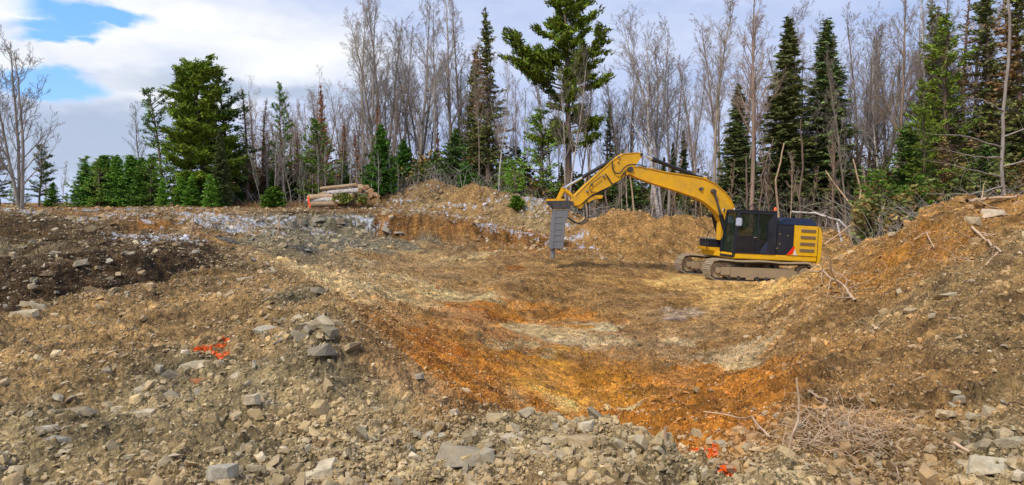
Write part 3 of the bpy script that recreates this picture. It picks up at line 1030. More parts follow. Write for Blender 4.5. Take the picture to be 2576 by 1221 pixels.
def density(px, y):
    """how stony the ground is, 0..1"""
    d = np.full(px.shape, 0.62)
    pit = sstep(9.5, 11, y) * (1 - sstep(30, 33, y)) * sstep(950, 1100, px) * (1 - sstep(1800, 1950, px))
    d = d * (1 - 0.62 * pit)
    right = sstep(1850, 2000, px) * (1 - sstep(26, 28, y))
    d = d * (1 - right) + 0.5 * right
    rub = np.exp(-((px - 900) / 250.) ** 2) * sstep(22, 25, y) * (1 - sstep(32, 34, y))
    pile = sstep(37.5, 39, y) * (1 - sstep(44, 45, y)) * sstep(900, 960, px) * (1 - sstep(1440, 1480, px))
    berm = (1 - sstep(4.9, 5.6, y)) * sstep(300, 700, px) * (1 - sstep(1850, 2000, px))
    d = np.maximum(d, np.maximum(rub * 1.0, pile * 1.0))
    d = np.maximum(d, berm)
    return d


STONE = np.array((1.2, 1.06, .80)) * np.array([(.34, .30, .23), (.42, .37, .29), (.27, .25, .21), (.50, .46, .38), (.24, .25, .255), (.37, .31, .21), (.33, .33, .32), (.44, .40, .33), (.30, .23, .15), (.56, .53, .48)])


def build_gravel():
    rg = random.Random(5)
    rs = np.random.RandomState(7)
    T = [slab_template(rg, rg.choice([0.14, 0.2, 0.28, 0.4, .55])) for _ in range(13)] + [hull_template(rg, .6, 8) for _ in range(3)]
    n = 330000
    # evenly over the picture of the ground (distance ~ 1/y), plus more of the far parts
    inv = rs.uniform(1 / 48., 1 / 3.0, n)
    y = 1 / inv
    far = rs.rand(n) < 0.42
    y[far] = np.exp(rs.uniform(math.log(9), math.log(46), far.sum()))
    px = rs.uniform(-260, 2850, n)
    pat = fbm((px - 1288) / F * y, y, 0.9, 4, 201)
    keep = rs.rand(n) < density(px, y) * (0.25 + 2.2 * np.clip(pat + .22, 0, 1))
    px, y = px[keep], y[keep]
    x = (px - 1288) / F * y
    n = len(x)
    smin = np.maximum(0.016, 0.0021 * y)
    size = smin * (rs.rand(n) + 0.003) ** (-0.40)
    pitm = (y > 9) & (y < 31) & (px > 950) & (px < 1900)
    size = np.minimum(size, np.where(pitm, np.where(rs.rand(n) < .04, .14, .055), np.where(y < 9, 0.19, 0.42)))
    size = np.where((y < 8) & (px > 600) & (px < 1900) & (rs.rand(n) < .12), size * 1.25, size)
    z = H(x, y)
    c = albedo(x, y, pebble=True)
    pick = STONE[rs.randint(0, len(STONE), n)]
    clod = rs.rand(n) < np.where(density(px, y) > .9, .55, np.where(pitm, .85, .5))
    stony = np.where(clod, 0.04, 0.40 + 0.55 * rs.rand(n))[:, None]
    rightm = (sstep(1850, 2050, px) * (1 - sstep(26, 28, y)))[:, None]
    mo = (sstep(35.5, 37, y) * sstep(1440, 1480, px))[:, None]
    stony = stony * (1 - 0.35 * rightm) * (1 - 0.5 * mo)
    isor = (c[:, 0] > 0.8)[:, None]
    col = np.where(isor, c, c * (1 - stony) + pick * stony * (0.55 + 0.8 * rs.rand(n))[:, None])
    wh = (rs.rand(n) < 0.07) & (y > 36) & (px < 1450)
    col[wh] = (.66, .66, .68)
    Rm = rot_mats(rs.uniform(0, 6.28, n), rs.normal(.12, .30, n), rs.normal(-.16, .30, n))
    ti = rs.randint(0, len(T), n)
    VV, FF, CC = [], [], []
    off = 0
    for k, (V, Fc) in enumerate(T):
        s = np.where(ti == k)[0]
        if not len(s):
            continue
        loc = np.einsum('nij,vj->nvi', Rm[s], V) * size[s][:, None, None]
        loc += np.stack([x[s], y[s], z[s] + size[s] * 0.06], 1)[:, None, :]
        VV.append(loc.reshape(-1, 3))
        f = Fc[None] + (np.arange(len(s)) * len(V))[:, None, None] + off
        FF.append(f.reshape(-1, 3))
        CC.append(np.repeat(col[s], len(V), 0))
        off += len(s) * len(V)
    o = mesh_np("gravel", np.concatenate(VV), np.concatenate(FF), M['rock'], col=np.concatenate(CC))
    tag(o, 'fine broken slate gravel scattered over the spoil and pit floor', 'gravel', kind='stuff')
    print("gravel stones", n)


build_gravel()

RV = []
_rg = random.Random(11)
for _k in range(14):
    _flat = [0.16, 0.2, 0.26, 0.4, 0.5, .18, .32][_k % 7]
    V_, F_ = hull_template(_rg, _flat, 11, 2, 0.72) if _k in (4, 10, 11) else slab_template(_rg, _flat * .95, 2)
    me_ = None
    RV.append((V_, F_, _flat))


ROCK_MESH = {}


def rock(px, py, w, shape, col, label, group=None, yaw=None, tilt=0.0, roll=0.0, asp=1.0, thick=1.0, sink=0.16, name='rock', cat='rock'):
    """stone of apparent width w (px) where the sight line meets the ground"""
    p = hit([px], [py])[0]
    size = w * p[1] / F
    V, Fc, flat = RV[shape % len(RV)]
    key = (shape % len(RV))
    if key not in ROCK_MESH:
        me = mesh_np(name, V, Fc, M['rock'], col=np.full((len(V), 3), 1.0))
        ROCK_MESH[key] = me.data
        bpy.data.objects.remove(me)
    o = bpy.data.objects.new(name, ROCK_MESH[key])
    link(o)
    yaw = _rg.uniform(0, 6.28) if yaw is None else yaw
    sx = size * 1.12
    o.scale = (sx, sx * asp, sx * thick)
    o.rotation_euler = (roll, tilt, yaw)
    o.location = (p[0], p[1], p[2] + size * flat * thick * 0.5 - size * sink)
    o.color = (col[0] * 1.08, col[1], col[2] * .84, 1)
    return tag(o, label, cat, group)


G1 = (.38, .34, .26); G2 = (.46, .41, .31); G3 = (.27, .25, .21); G4 = (.49, .44, .36); B1 = (.25, .255, .26); B2 = (.38, .37, .34); T1 = (.38, .31, .21); W1 = (.56, .51, .42)
HERO = [
    # px, py, width, shape, colour, label, kwargs
    (562, 1198, 90, 3, B2, 'large blue-grey block with a flat pale top, bottom edge of the left foreground', dict(yaw=.3, asp=.8, tilt=.1)),
    (800, 1190, 95, 2, G4, 'large pale tilted slab near the bottom edge, right of the blue-grey block', dict(yaw=.4, tilt=-.35, asp=.8)),
    (1150, 1165, 120, 4, G3, 'big rounded clump of rock caked in soil at the bottom centre', dict(yaw=.2, asp=.9)),
    (910, 1105, 50, 5, G1, 'upright pointed grey slab standing on edge in the foreground berm', dict(yaw=1.2, tilt=1.1, thick=1.4, sink=0.05)),
    (1090, 1095, 68, 1, B2, 'split blue-grey slab leaning on the foreground berm crest', dict(yaw=.1, roll=.7, asp=.8)),
    (1290, 1105, 78, 2, G4, 'pale triangular boulder on the middle of the berm crest', dict(yaw=.2, asp=.8)),
    (1330, 1138, 70, 5, G1, 'flat brown-grey plate in front of the pale triangular boulder', dict(yaw=.3, tilt=.2)),
    (1477, 1078, 55, 3, W1, 'small pale block perched on top of the berm crest', dict(yaw=.3, asp=.8)),
    (1460, 1112, 78, 2, T1, 'tan wedge-shaped slab below the pale perched block', dict(yaw=-.2, asp=.8)),
    (1560, 1120, 60, 6, G1, 'grey slab standing among others at the right part of the berm', dict(yaw=.9, tilt=.9)),
    (1620, 1125, 70, 9, G1, 'long grey slab leaning left at the right part of the berm', dict(yaw=1.0, tilt=.8, roll=.3)),
    (1660, 1135, 55, 8, G2, 'light grey slab behind the orange painted rocks', dict(yaw=.9, tilt=.7)),
    (1500, 1198, 45, 1, G2, 'thin pale slab lying in the bottom centre rubble', dict(yaw=.6, tilt=.5)),
    (1380, 1110, 50, 7, G2, 'small pale stone right of the triangular boulder', dict(yaw=.4)),
    (1250, 1060, 60, 4, T1, 'brown clod of rock on the berm crest at its left end', dict(yaw=.4)),
    (1325, 1040, 42, 10, G1, 'rough grey clod standing up on the berm crest', dict(yaw=1.)),
    (1055, 955, 30, 3, B2, 'small blue-grey cube of stone at the edge of the rusty ground', dict(yaw=.2)),
    (1143, 1045, 26, 3, G4, 'small pale cube of stone at the lip of the gully', dict(yaw=.1, thick=1.3)),
    (635, 1012, 48, 3, W1, 'bright cream block alone on the left foreground slope', dict(yaw=.3, thick=1.2, asp=.85)),
    (500, 962, 68, 1, (.45, .17, .06), 'reddish brown brick-like stone in the left foreground', dict(yaw=.15, asp=.45, thick=1.1)),
    (490, 922, 70, 2, G1, 'large squarish grey slab just below the left orange paint mark', dict(yaw=.5, asp=.85)),
    (660, 830, 62, 1, B2, 'light blue-grey plate lying on the slab heap', dict(yaw=.3, roll=.5, asp=.8)),
    (745, 840, 150, 5, G1, 'long dark-edged slab lying across the slab heap', dict(yaw=.28, asp=.28, thick=.7, tilt=-.08)),
    (840, 812, 62, 8, T1, 'stubby tan slab at the right end of the slab heap', dict(yaw=.5, asp=.45, thick=1.2)),
    (805, 802, 75, 12, (.62, .50, .38), 'pale pinkish splinter of wood on top of the slab heap', dict(yaw=-.25, asp=.16, thick=.5, name='wood_splinter', cat='wood splinter')),
    (275, 1018, 62, 1, G1, 'grey flat stone left of the cream and tan pair in the left foreground', dict(yaw=.3, asp=.8)),
    (190, 1035, 85, 5, DGREY, 'brown slab lying at the left end of the stone row', dict(yaw=.2, asp=.7)),
    (305, 1030, 52, 3, W1, 'rounded cream stone in the left foreground row', dict(yaw=.5, asp=.7, thick=.7)),
    (360, 1042, 55, 2, G4, 'pale blue-white stone right of the cream stone in the row', dict(yaw=.4, asp=.7)),
    (125, 1080, 62, 5, B2, 'pale blue slab beside the dark gap at lower left', dict(yaw=.35, asp=.6)),
    (150, 1112, 80, 8, B1, 'long dark blue-grey slab at the lower left', dict(yaw=.3, asp=.4)),
    (150, 1005, 36, 9, W1, 'small upright white stone at the left', dict(yaw=.8, tilt=.5)),
    (430, 1000, 58, 6, G3, 'dark slab tilted on its side within the left stone row', dict(yaw=.8, tilt=.7)),
    (440, 950, 70, 8, G3, 'long tilted grey-brown slab above the left stone row', dict(yaw=.9, tilt=.5, asp=.5)),
    (380, 965, 55, 12, G3, 'dark brown slab half buried in the left stone row', dict(yaw=.6, tilt=.3, asp=.5)),
    (600, 705, 62, 1, G4, 'long pale slab resting on the far edge of the left slope', dict(yaw=-.1, tilt=-.15, asp=.45)),
    (688, 683, 26, 9, W1, 'white stone standing on end beyond the left slope', dict(yaw=.7, tilt=1.0)),
    (690, 820, 1, 1, G1, None, None),
    (800, 740, 34, 11, DGREY, 'dark brown boulder at the near edge of the pit floor', dict(yaw=.2, thick=1.3)),
    (270, 657, 26, 1, B2, 'blue-grey plate stuck in the dark trench wall', dict(yaw=.1, roll=1.0)),
    (110, 690, 45, 4, DIRT, 'large dark rock jutting from the trench wall', dict(yaw=.2, asp=.7, sink=.3)),
    (230, 735, 60, 4, DIRT, 'broad brown rock face at the bottom of the trench', dict(yaw=.1, asp=.5, sink=.35)),
    (90, 770, 60, 5, G1, 'grey slab at the left edge of the trench', dict(yaw=.5, tilt=.3)),
    (60, 790, 55, 2, G2, 'pale slab on the near lip of the trench at far left', dict(yaw=.5)),
    (2375, 693, 36, 8, G2, 'blocky grey slab standing on the upper right slope', dict(yaw=1.7, roll=.7, asp=.6)),
    (2395, 742, 95, 5, G1, 'long pale grey slab lying across the right slope', dict(yaw=.28, roll=.8, asp=.32)),
    (2285, 785, 55, 1, T1, 'tan slab to the lower left of the long slab on the right slope', dict(yaw=.3, roll=.5, asp=.55)),
    (2345, 800, 26, 3, G4, 'small pale square stone below the long slab on the right slope', dict(yaw=.2)),
    (2500, 545, 62, 4, (.50, .43, .36), 'large rounded tan boulder on top of the right spoil bank', dict(yaw=.4, asp=.8)),
    (2450, 560, 50, 6, T1, 'tan boulder half buried left of the large boulder on the right bank', dict(yaw=.9)),
    (2490, 1190, 95, 4, (.46, .43, .36), 'large pale grey boulder in the bottom right corner', dict(yaw=.3, asp=.85, thick=1.1)),
    (2560, 1200, 50, 3, W1, 'pale angular stone cut by the right frame edge at the bottom', dict(yaw=.6)),
    (2545, 1112, 100, 5, G1, 'wide flat grey slab near the right frame edge', dict(yaw=.2, asp=.5)),
    (2410, 985, 34, 7, G1, 'grey stone sitting on another in the right slope', dict(yaw=.2)),
    (2415, 1012, 42, 3, G3, 'darker rounded stone beneath a grey stone on the right slope', dict(yaw=.2)),
    (2500, 1040, 60, 6, G1, 'grey slab in the stony patch at the right edge', dict(yaw=.6, tilt=.3)),
    (2450, 1045, 45, 8, G2, 'light slab in the stony patch at the right', dict(yaw=.3)),
    (2380, 1048, 42, 4, T1, 'round brown stone left of the stony patch at the right', dict(yaw=.3)),
    (2210, 1170, 45, 2, G1, 'grey flat stone under the root clump', dict(yaw=.3)),
    (1200, 872, 16, 3, W1, None, None),
    (560, 605, 60, 5, (.06, .065, .08), 'low black slate outcrop on the far left floor', dict(yaw=.1, asp=.5)),
    (705, 575, 40, 4, SLATE, 'grey bedrock block with a smooth slanting face left in the ledge', dict(yaw=.6, tilt=.3)),
    (735, 570, 30, 3, SLATE, 'blocky grey bedrock piece second in the ledge', dict(yaw=.1, thick=1.2)),
    (765, 566, 30, 3, SLATE, 'blocky grey-brown bedrock piece third in the ledge', dict(yaw=.4, thick=1.2)),
    (800, 560, 34, 4, SLATE, 'rounded grey bedrock block fourth in the ledge', dict(yaw=.9)),
    (860, 562, 36, 3, DGREY, 'dull grey bedrock block below the log pile', dict(yaw=.4)),
    (975, 582, 36, 9, B2, 'pale blue-grey split rock at the back of the pit', dict(yaw=.8, tilt=.5)),
    (1000, 590, 30, 7, B1, 'small blue-grey rock right of the pale split rock', dict(yaw=.4)),
    (790, 580, 26, 9, B1, 'dark slate shard poking up from grey rubble', dict(yaw=.8, tilt=.7)),
    (820, 625, 34, 3, T1, 'tan block at the edge of the grey rubble', dict(yaw=.2)),
    (640, 655, 30, 12, B1, 'greenish grey slab leaning at the end of the trench', dict(yaw=.8, tilt=.8)),
    (2270, 560, 1, 1, G1, None, None),
    (2245, 592, 24, 3, W1, 'small white stone on the crest of the right bank', dict(yaw=.2)),
    (1740, 782, 1, 1, G1, None, None),
    (1885, 845, 30, 7, G2, 'pale stone at the foot of the right slope', dict(yaw=.2)),
    (2020, 758, 1, 1, G1, None, None),
]
nh = 0
for h in HERO:
    if h[5] is None:
        continue
    rock(h[0], h[1], h[2], h[3], h[4], h[5], None, **h[6])
    nh += 1

ZONES = [
    ((0, 1221 - 30, 700, 1060), 21, (22, 60), 'slate slab among the foreground rubble at the lower left', 'slate slabs at the lower left', [G1, G2, G3, G1, T1]),
    ((20, 1050, 640, 900), 30, (20, 50), 'flat stone in the stony band across the left foreground', 'flat stones of the left band', [G1, G2, G3, G3, T1, G4]),
    ((20, 900, 620, 740), 16, (14, 34), 'thin pale stone lying on the left slope near the trench', 'stones on the left slope', [G2, G4, T1, G1]),
    ((620, 900, 900, 800), 29, (24, 78), 'broken slab piled on the slab heap left of centre', 'slabs of the slab heap', [G1, G2, G3, T1]),
    ((720, 1215, 1880, 1090), 32, (24, 66), 'angular rock packed in the foreground berm', 'rocks of the foreground berm', [G1, G2, G3, T1, G1]),
    ((2150, 1000, 2570, 720), 16, (14, 38), 'loose stone lying on the right slope', 'stones on the right slope', [G2, T1, G1, G4]),
    ((1950, 1215, 2570, 1000), 14, (20, 48), 'loose stone at the lower right near the root clump', 'stones at the lower right', [G1, T1, G2, G3]),
    ((0, 720, 560, 600), 12, (18, 50), 'rock lying on the dark bank beyond the trench', 'rocks on the dark left bank', [G1, DGREY, G3, G2]),
    ((640, 582, 1010, 552), 11, (18, 38), 'blocky bedrock piece in the broken ledge below the log pile', 'bedrock pieces of the ledge', [SLATE, DGREY, SLATE, G3]),
    ((560, 640, 1050, 570), 16, (12, 26), 'grey rock in the rubble at the back of the pit', 'grey rocks at the back of the pit', [SLATE, DGREY, B1, G3]),
    ((1000, 570, 1420, 480), 10, (8, 16), 'stone on the big snowy spoil heap', 'stones on the snowy spoil heap', [G2, G4, W1]),
]
_rz = random.Random(23)
for (x0, y0, x1, y1), cnt, (s0, s1), lab, grp, cols in ZONES:
    for _ in range(cnt):
        px = _rz.uniform(x0, x1)
        py = _rz.uniform(min(y0, y1), max(y0, y1))
        s = s0 + (s1 - s0) * _rz.random() ** 2.2
        cc = _rz.choice(cols)
        k = _rz.uniform(.85, 1.2)
        rock(px, py, s, _rz.randrange(14), tuple(v * k for v in cc), lab, grp, tilt=_rz.gauss(0, .25), roll=_rz.gauss(0, .35), asp=_rz.uniform(.35, 1), thick=_rz.uniform(.7, 1.2), sink=_rz.uniform(.1, .26))


# ------------------------------------------------------------------ excavator
_Fv = Vector((-math.cos(EX_A) * math.cos(EX_T), -math.sin(EX_A) * math.cos(EX_T), math.sin(EX_T)))
_Lv = Vector((math.sin(EX_A), -math.cos(EX_A), 0))
_Uv = _Fv.cross(_Lv)
EXO = Vector((EX_C[0], EX_C[1], EX_C[2] + EYE))
EXM = Matrix((_Fv, _Lv, _Uv)).transposed()


def side(px, py, yl):
    """where a sight line meets the machine's own plane y = yl; local x, z"""
    d = Vector(((px - 1288) / F, 1.0, -(py - 510) / F))
    o = Vector((0, 0, EYE)) - EXO
    t = (yl - o.dot(_Lv)) / d.dot(_Lv)
    p = o + d * t
    return (p.dot(_Fv), p.dot(_Uv))


def Q(zx, zy):
    return (zx * .3193 + 1352.1, zy * .3193 + 352.2)


def prof(pts, yl):
    return [side(*Q(*p), yl) for p in pts]


def v3(p, y):
    return Vector((p[0], y, p[1]))


def build_excavator():
    ex = empty('excavator')
    ex.matrix_world = Matrix.Translation(EXO) @ EXM.to_4x4()
    tag(ex, 'yellow tracked excavator with black cab and grey rock breaker on its bent boom', 'excavator')
    # ---- tracks
    Lx, rr, hh = 1.95, 0.42, 0.86
    for sgn in (1, -1):
        yc = 1.3 * sgn
        # belt path in x,z, with sagging top run
        path = []
        for k in range(0, 9):
            a = -math.pi / 2 + math.pi * k / 8
            path.append((Lx + rr * math.cos(a), rr + rr * math.sin(a)))
        for k in range(1, 20):
            x = Lx - 2 * Lx * k / 20
            sag = 0.035 * math.sin(math.pi * k / 10) ** 2
            path.append((x, 2 * rr - sag))
        for k in range(0, 9):
            a = math.pi / 2 + math.pi * k / 8
            path.append((-Lx + rr * math.cos(a), rr + rr * math.sin(a)))
        for k in range(1, 20):
            path.append((-Lx + 2 * Lx * k / 20, 0.0))
        # resample evenly for shoes
        P = [Vector((a, 0, b)) for a, b in path] + [Vector((path[0][0], 0, path[0][1]))]
        seg = [(P[i + 1] - P[i]).length for i in range(len(P) - 1)]
        tot = sum(seg)
        n = 49
        belt = MB()
        pin = MB()
        for k in range(n):
            s = tot * (k + .5) / n
            i = 0
            while s > seg[i]:
                s -= seg[i]
                i += 1
            d = (P[i + 1] - P[i]).normalized()
            c = P[i] + d * s
            nrm = Vector((d.z, 0, -d.x))
            rot = Matrix((d, Vector((0, 1, 0)), nrm)).transposed()
            c2 = c + Vector((0, yc, 0.03))
            belt.box(c2, (tot / n * 0.93, 0.6, 0.028), rot)
            for q in (-.36, 0, .36):
                belt.box(c2 + d * q * tot / n + nrm * 0.028, (0.018, 0.6, 0.034), rot)
            pin.box(c2 - nrm * 0.06, (tot / n * .98, 0.2, 0.085), rot)
        tr = belt.build('track', M['shoe'], ex)
        pin.build('track_chain', M['dgrey'], tr)
        fm = MB()
        fm.prism([(-1.62, .20), (-1.62, .50), (-1.35, .60), (1.35, .60), (1.75, .55), (1.75, .22), (1.5, .17), (-1.5, .17)], yc - .2, yc + .2, 0.03)
        fm.box((1.62, yc, .42), (.42, .46, .34), bevel=.03)
        for gx in (-.75, .55):
            for gy in (-.23, .23):
                fm.box((gx, yc + gy, .17), (.34, .035, .13))
        fm.build('track_frame', M['steel'], tr)
        w = MB()
        w.tube([(Lx, yc - .12, rr + .03), (Lx, yc + .12, rr + .03)], 0.31, 24)
        w.tube([(Lx, yc - .2, rr + .03), (Lx, yc + .2, rr + .03)], 0.12, 16)
        w.build('idler_wheel', M['steel'], tr)
        w = MB()
        w.tube([(-Lx, yc - .06, rr + .03), (-Lx, yc + .06, rr + .03)], 0.33, 22)
        w.tube([(-Lx, yc - .19, rr + .03), (-Lx, yc + .21, rr + .03)], 0.22, 20)
        for k in range(11):
            a = 2 * math.pi * k / 11
            w.box((-Lx + .34 * math.cos(a), yc, rr + .03 + .34 * math.sin(a)), (.07, .08, .07), Matrix.Rotation(-a, 3, 'Y'))
        w.build('drive_sprocket', M['steel'], tr)
        for k in range(8):
            x = -1.45 + k * 2.9 / 7
            w = MB()
            w.tube([(x, yc - .2, .17), (x, yc + .2, .17)], 0.085, 12)
            w.tube([(x, yc - .12, .17), (x, yc + .12, .17)], 0.11, 12)
            w.build('track_roller', M['dgrey'], tr)
        for x in (-.62, .72):
            w = MB()
            w.tube([(x, yc - .17, .69), (x, yc + .17, .69)], 0.06, 12)
            w.build('carrier_roller', M['dgrey'], tr)
    cb = MB()
    cb.box((0, 0, .62), (1.5, 1.6, .42), bevel=.06)
    for sx in (1, -1):
        for sy in (1, -1):
            cb.prism([(sx * .35, .45), (sx * .35, .82), (sx * .95, .66), (sx * 1.15, .45)], sy * .5, sy * 1.12, .02)
    cb.build('undercarriage', M['steel'], ex)
    sw = MB()
    sw.tube([(0, 0, .78), (0, 0, 1.0)], 0.62, 32)
    sw.build('slewing_ring', M['dgrey'], ex)

    Y1 = 1.36      # left side plane of the house
    # ---- yellow deck sill under cab and panels
    a0 = side(*Q(1535, 892), Y1); a1 = side(*Q(1535, 932), Y1)
    b1 = side(*Q(2215, 952), Y1); b0 = side(*Q(2060, 908), Y1)
    zt, zb = a0[1] + 0.0, a1[1] - .02
    xr = b1[0]
    deck = MB()
    deck.prism([(a0[0], zt), (a0[0], zb), (xr + .08, zb), (xr + .08, zt)], -1.36, Y1, 0.035)
    deck.build('deck', M['yellow2'], ex)
    # black chassis beneath
    ch = MB()
    ch.box((-.6, 0, zb - .06), (3.2, 1.7, .16), bevel=.02)
    ch.build('chassis', M['dgrey'], ex)
    # ---- rear yellow side body and counterweight
    zt2 = side(*Q(2030, 674), Y1)[1]
    xc = side(*Q(2030, 700), Y1)[0]
    xs = side(*Q(2215, 700), Y1)[0]
    xe = side(*Q(2262, 700), Y1)[0]
    rb = MB()
    rb.prism([(xc, zt2), (xc, zt + .22), (xc + .34, zt + .004), (xs + .008, zt + .004), (xs + .008, zt2)], .55, Y1 + .0, .012)
    body = rb.build('rear_side_panel', M['yellow2'], ex)
    # right-hand twin of the side panel and middle
    rb = MB()
    rb.box(((xc + xs) / 2, -.40, (zt2 + zt) / 2), (xc - xs - .01, 1.88, zt2 - zt - .01), bevel=.02)
    rb.build('engine_bay', M['navy'], ex)
    cw = MB()
    pr = [(xs, zt2 - .0), (xe + .16, zt2 - .0), (xe + .03, zt2 - .09), (xe - .05, zt2 - .5), (xe - .03, zt + .1), (xe + .06, zb - .04), (xs, zb - .04)]
    # counterweight is rounded in plan: stack of slices
    ys = [-1.36, -1.25, -.95, 0, .95, 1.25, 1.36]
    dx = [0.30, .12, 0, -.06, 0, .12, .30]
    rings = []
    for yy, dd in zip(ys, dx):
        rings.append([cw.bm.verts.new((x if i in (0, 6) else min(x + dd * 0.45 if abs(yy) > 1 else x + dd, xs - .02), yy, z)) for i, (x, z) in enumerate(pr)])
    for r0, r1 in zip(rings, rings[1:]):
        for k in range(len(pr)):
            cw.bm.faces.new((r0[k], r0[(k + 1) % len(pr)], r1[(k + 1) % len(pr)], r1[k]))
    cw.bm.faces.new(rings[0])
    cw.bm.faces.new(rings[-1][::-1])
    cw.build('counterweight', M['yellow2'], ex)
    # louvres
    for k in range(4):
        y0, y1 = 704 + 51.5 * k, 734 + 51.5 * k
        x0, x1 = 2078 - k * 5, 2196 - k * 5
        c0 = side(*Q(x0, y0), Y1)
        c1 = side(*Q(x1, y1), Y1)
        cx, cz = (c0[0] + c1[0]) / 2, (c0[1] + c1[1]) / 2
        w, h = abs(c0[0] - c1[0]), abs(c0[1] - c1[1])
        v = MB()
        v.box((cx, Y1 + .002, cz), (w, .02, h), bevel=.008)
        lv = v.build('louvre', M['vent'], body)
        s = MB()
        for q in range(4):
            s.box((cx, Y1 + .018, cz - h / 2 + h * (q + .5) / 4), (w * .94, .016, h * .09), Matrix.Rotation(R(25), 3, 'X'))
        s.build('slat', M['vent'], lv)
    sm_ = MB()
    sm_.box((xs + .004, Y1 - .004, (zt2 + zb) / 2), (.018, .012, zt2 - zb - .08))
    sm_.box(((xc + xs) / 2, Y1 - .004, zt + .012), (abs(xc - xs) - .4, .012, .014))
    sm_.build('panel_seam', M['black'], body)
    # handrails along the top deck and a grab rail beside the panel
    for (xa_, xb_, yy_) in ((xc + .5, xc - .25, 1.18), (xs + .05, xe + .45, -1.1), (xc + .5, xc - .25, -1.18)):
        hr = MB()
        hr.tube([(xa_, yy_, zt2), (xa_, yy_, zt2 + .2), (xb_, yy_, zt2 + .2), (xb_, yy_, zt2)], .016, 6)
        hr.build('handrail', M['black'], ex)
    # black middle panel
    x0 = side(*Q(1893, 700), Y1)[0]
    mp = MB()
    zp = zt2 - .015
    mp.prism([(x0 + .0, zp), (x0 + .0, zt + .003), (xc + .012, zt + .003), (xc + .012, zp)], .5, Y1 - .03, .012)
    panel = mp.build('side_panel', M['navy'], ex)
    # vertical vent ribs and grille bits
    rbm = MB()
    for k in range(7):
        xx = x0 + .42 - k * .055
        zz0 = zt + .06
        rbm.tube([(xx + .34, Y1 - .012, zz0), (xx + .1 - k * .0, Y1 - .012, zz0 + .35 + .03 * k), (xx - .03, Y1 - .012, zz0 + .5 + .05 * k)], .012, 6)
    rbm.build('rib', M['hood'], panel)
    bits = MB()
    for bx, bz in ((1915, 742), (1976, 756), (1912, 818), (1890, 855)):
        c = side(*Q(bx, bz), Y1)
        bits.box((c[0], Y1 - .026, c[1]), (.06, .012, .05))
    bits.build('latch', M['vent'], panel)
    # red slash and white mark
    rd = MB()
    rp = [side(*Q(*p), Y1) for p in ((2024, 838), (2026, 868), (1998, 906), (1966, 906))]
    rd.prism(rp, Y1 - .03, Y1 + .008)
    rd.build('red_slash', M['red'], body)
    wd = MB()
    wp_ = [side(*Q(*p), Y1) for p in ((2024, 858), (2044, 909), (2016, 909))]
    wd.prism(wp_, Y1 - .01, Y1 + .011)
    wd.build('white_decal', M['white'], body)
    # handrail / hood
    hd = MB()
    h0 = side(*Q(1925, 655), .9); h1 = side(*Q(1945, 612), .9); h2 = side(*Q(2170, 622), .9); h3 = side(*Q(2205, 672), .9)
    hd.prism([h0, h1, h2, h3, (h3[0], zt2 - .02), (h0[0], zt2 - .02)], -.75, .9, .05)
    hd.build('engine_hood', M['hood'], ex)
    top = MB()
    top.box(((x0 + xs) / 2, 0, zt2 + .012), (abs(x0 - xs), 2.6, .03), bevel=.01)
    top.build('top_deck', M['navy'], ex)
    ac = MB()
    ac.box((x0 - .18, .75, zt2 + .16), (.28, .5, .22), bevel=.03)
    ac.build('air_intake', M['dgrey'], ex)

    # ---- cab
    yc0, yc1 = .34, 1.36
    rf = side(*Q(1590, 562), yc1); rr_ = side(*Q(1893, 572), yc1)
    bf = side(*Q(1532, 925), yc1)
    xf_b, xf_t = bf[0] + .0, rf[0] + .02
    zr = rr_[1]
    xr_ = rr_[0]
    zb_ = zt - .0
    cab = empty('cab')
    cab.parent = ex
    reg(ex, cab)
    fr = MB()
    t_ = .07
    # pillars: front slanted, rear vertical, both sides; header and sill rails
    for yy in (yc0, yc1 - t_):
        fr.prism([(xf_b, zb_ - .18), (xf_b - .13, zb_ - .18), (xf_t - .10, zr - .10), (xf_t, zr - .06)], yy, yy + t_, .01)
        fr.prism([(xr_, zb_), (xr_ + .42, zb_), (xr_ + .40, zr - .5), (xr_ + .17, zr - .08), (xr_, zr - .06)], yy, yy + t_, .01)
        fr.prism([(xf_t - .05, zr - .11), (xr_, zr - .11), (xr_, zr - .03), (xf_t - .02, zr - .03)], yy + .003, yy + t_ - .003, .01)
        fr.prism([(xf_b - .02, zb_ + .0), (xr_, zb_ + .0), (xr_, zb_ + .09), (xf_b - .03, zb_ + .09)], yy + .004, yy + t_ - .004, .01)
    mx = side(*Q(1740, 700), yc1)[0]
    fr.box((mx, yc1 - .03, (zr + zb_) / 2), (.06, .05, zr - zb_ - .1))
    # front cross rails
    fr.box((xf_b - .05, (yc0 + yc1) / 2, zb_ - .13), (.10, yc1 - yc0 - .02, .12), bevel=.01)
    fr.box((xf_t - .05, (yc0 + yc1) / 2, zr - .09), (.09, yc1 - yc0 - .02, .07), bevel=.01)
    fr.build('cab_frame', M['navy'], cab)
    rfm = MB()
    rfm.prism([(xf_t + .03, zr - .035), (xr_ - .02, zr - .035), (xr_ - .02, zr + .03), (xf_t - .08, zr + .04)], yc0 - .01, yc1 + .01, .03)
    rfm.build('cab_roof', M['navy'], cab)
    fl = MB()
    fl.box(((xf_b + xr_) / 2, (yc0 + yc1) / 2, zb_ + .02), (xf_b - xr_ - .14, yc1 - yc0 - .15, .06))
    fl.box((xr_ + .03, (yc0 + yc1) / 2, (zb_ + zr) / 2), (.05, yc1 - yc0 - .15, zr - zb_ - .12))
    fl.box(((xf_b + xr_) / 2 - .05, yc0 + .04, zb_ + .35), (xf_b - xr_ - .3, .03, .62))
    fl.build('cab_floor', M['black'], cab)
    # lower door skin, glass
    zmid = side(*Q(1600, 752), yc1)[1]

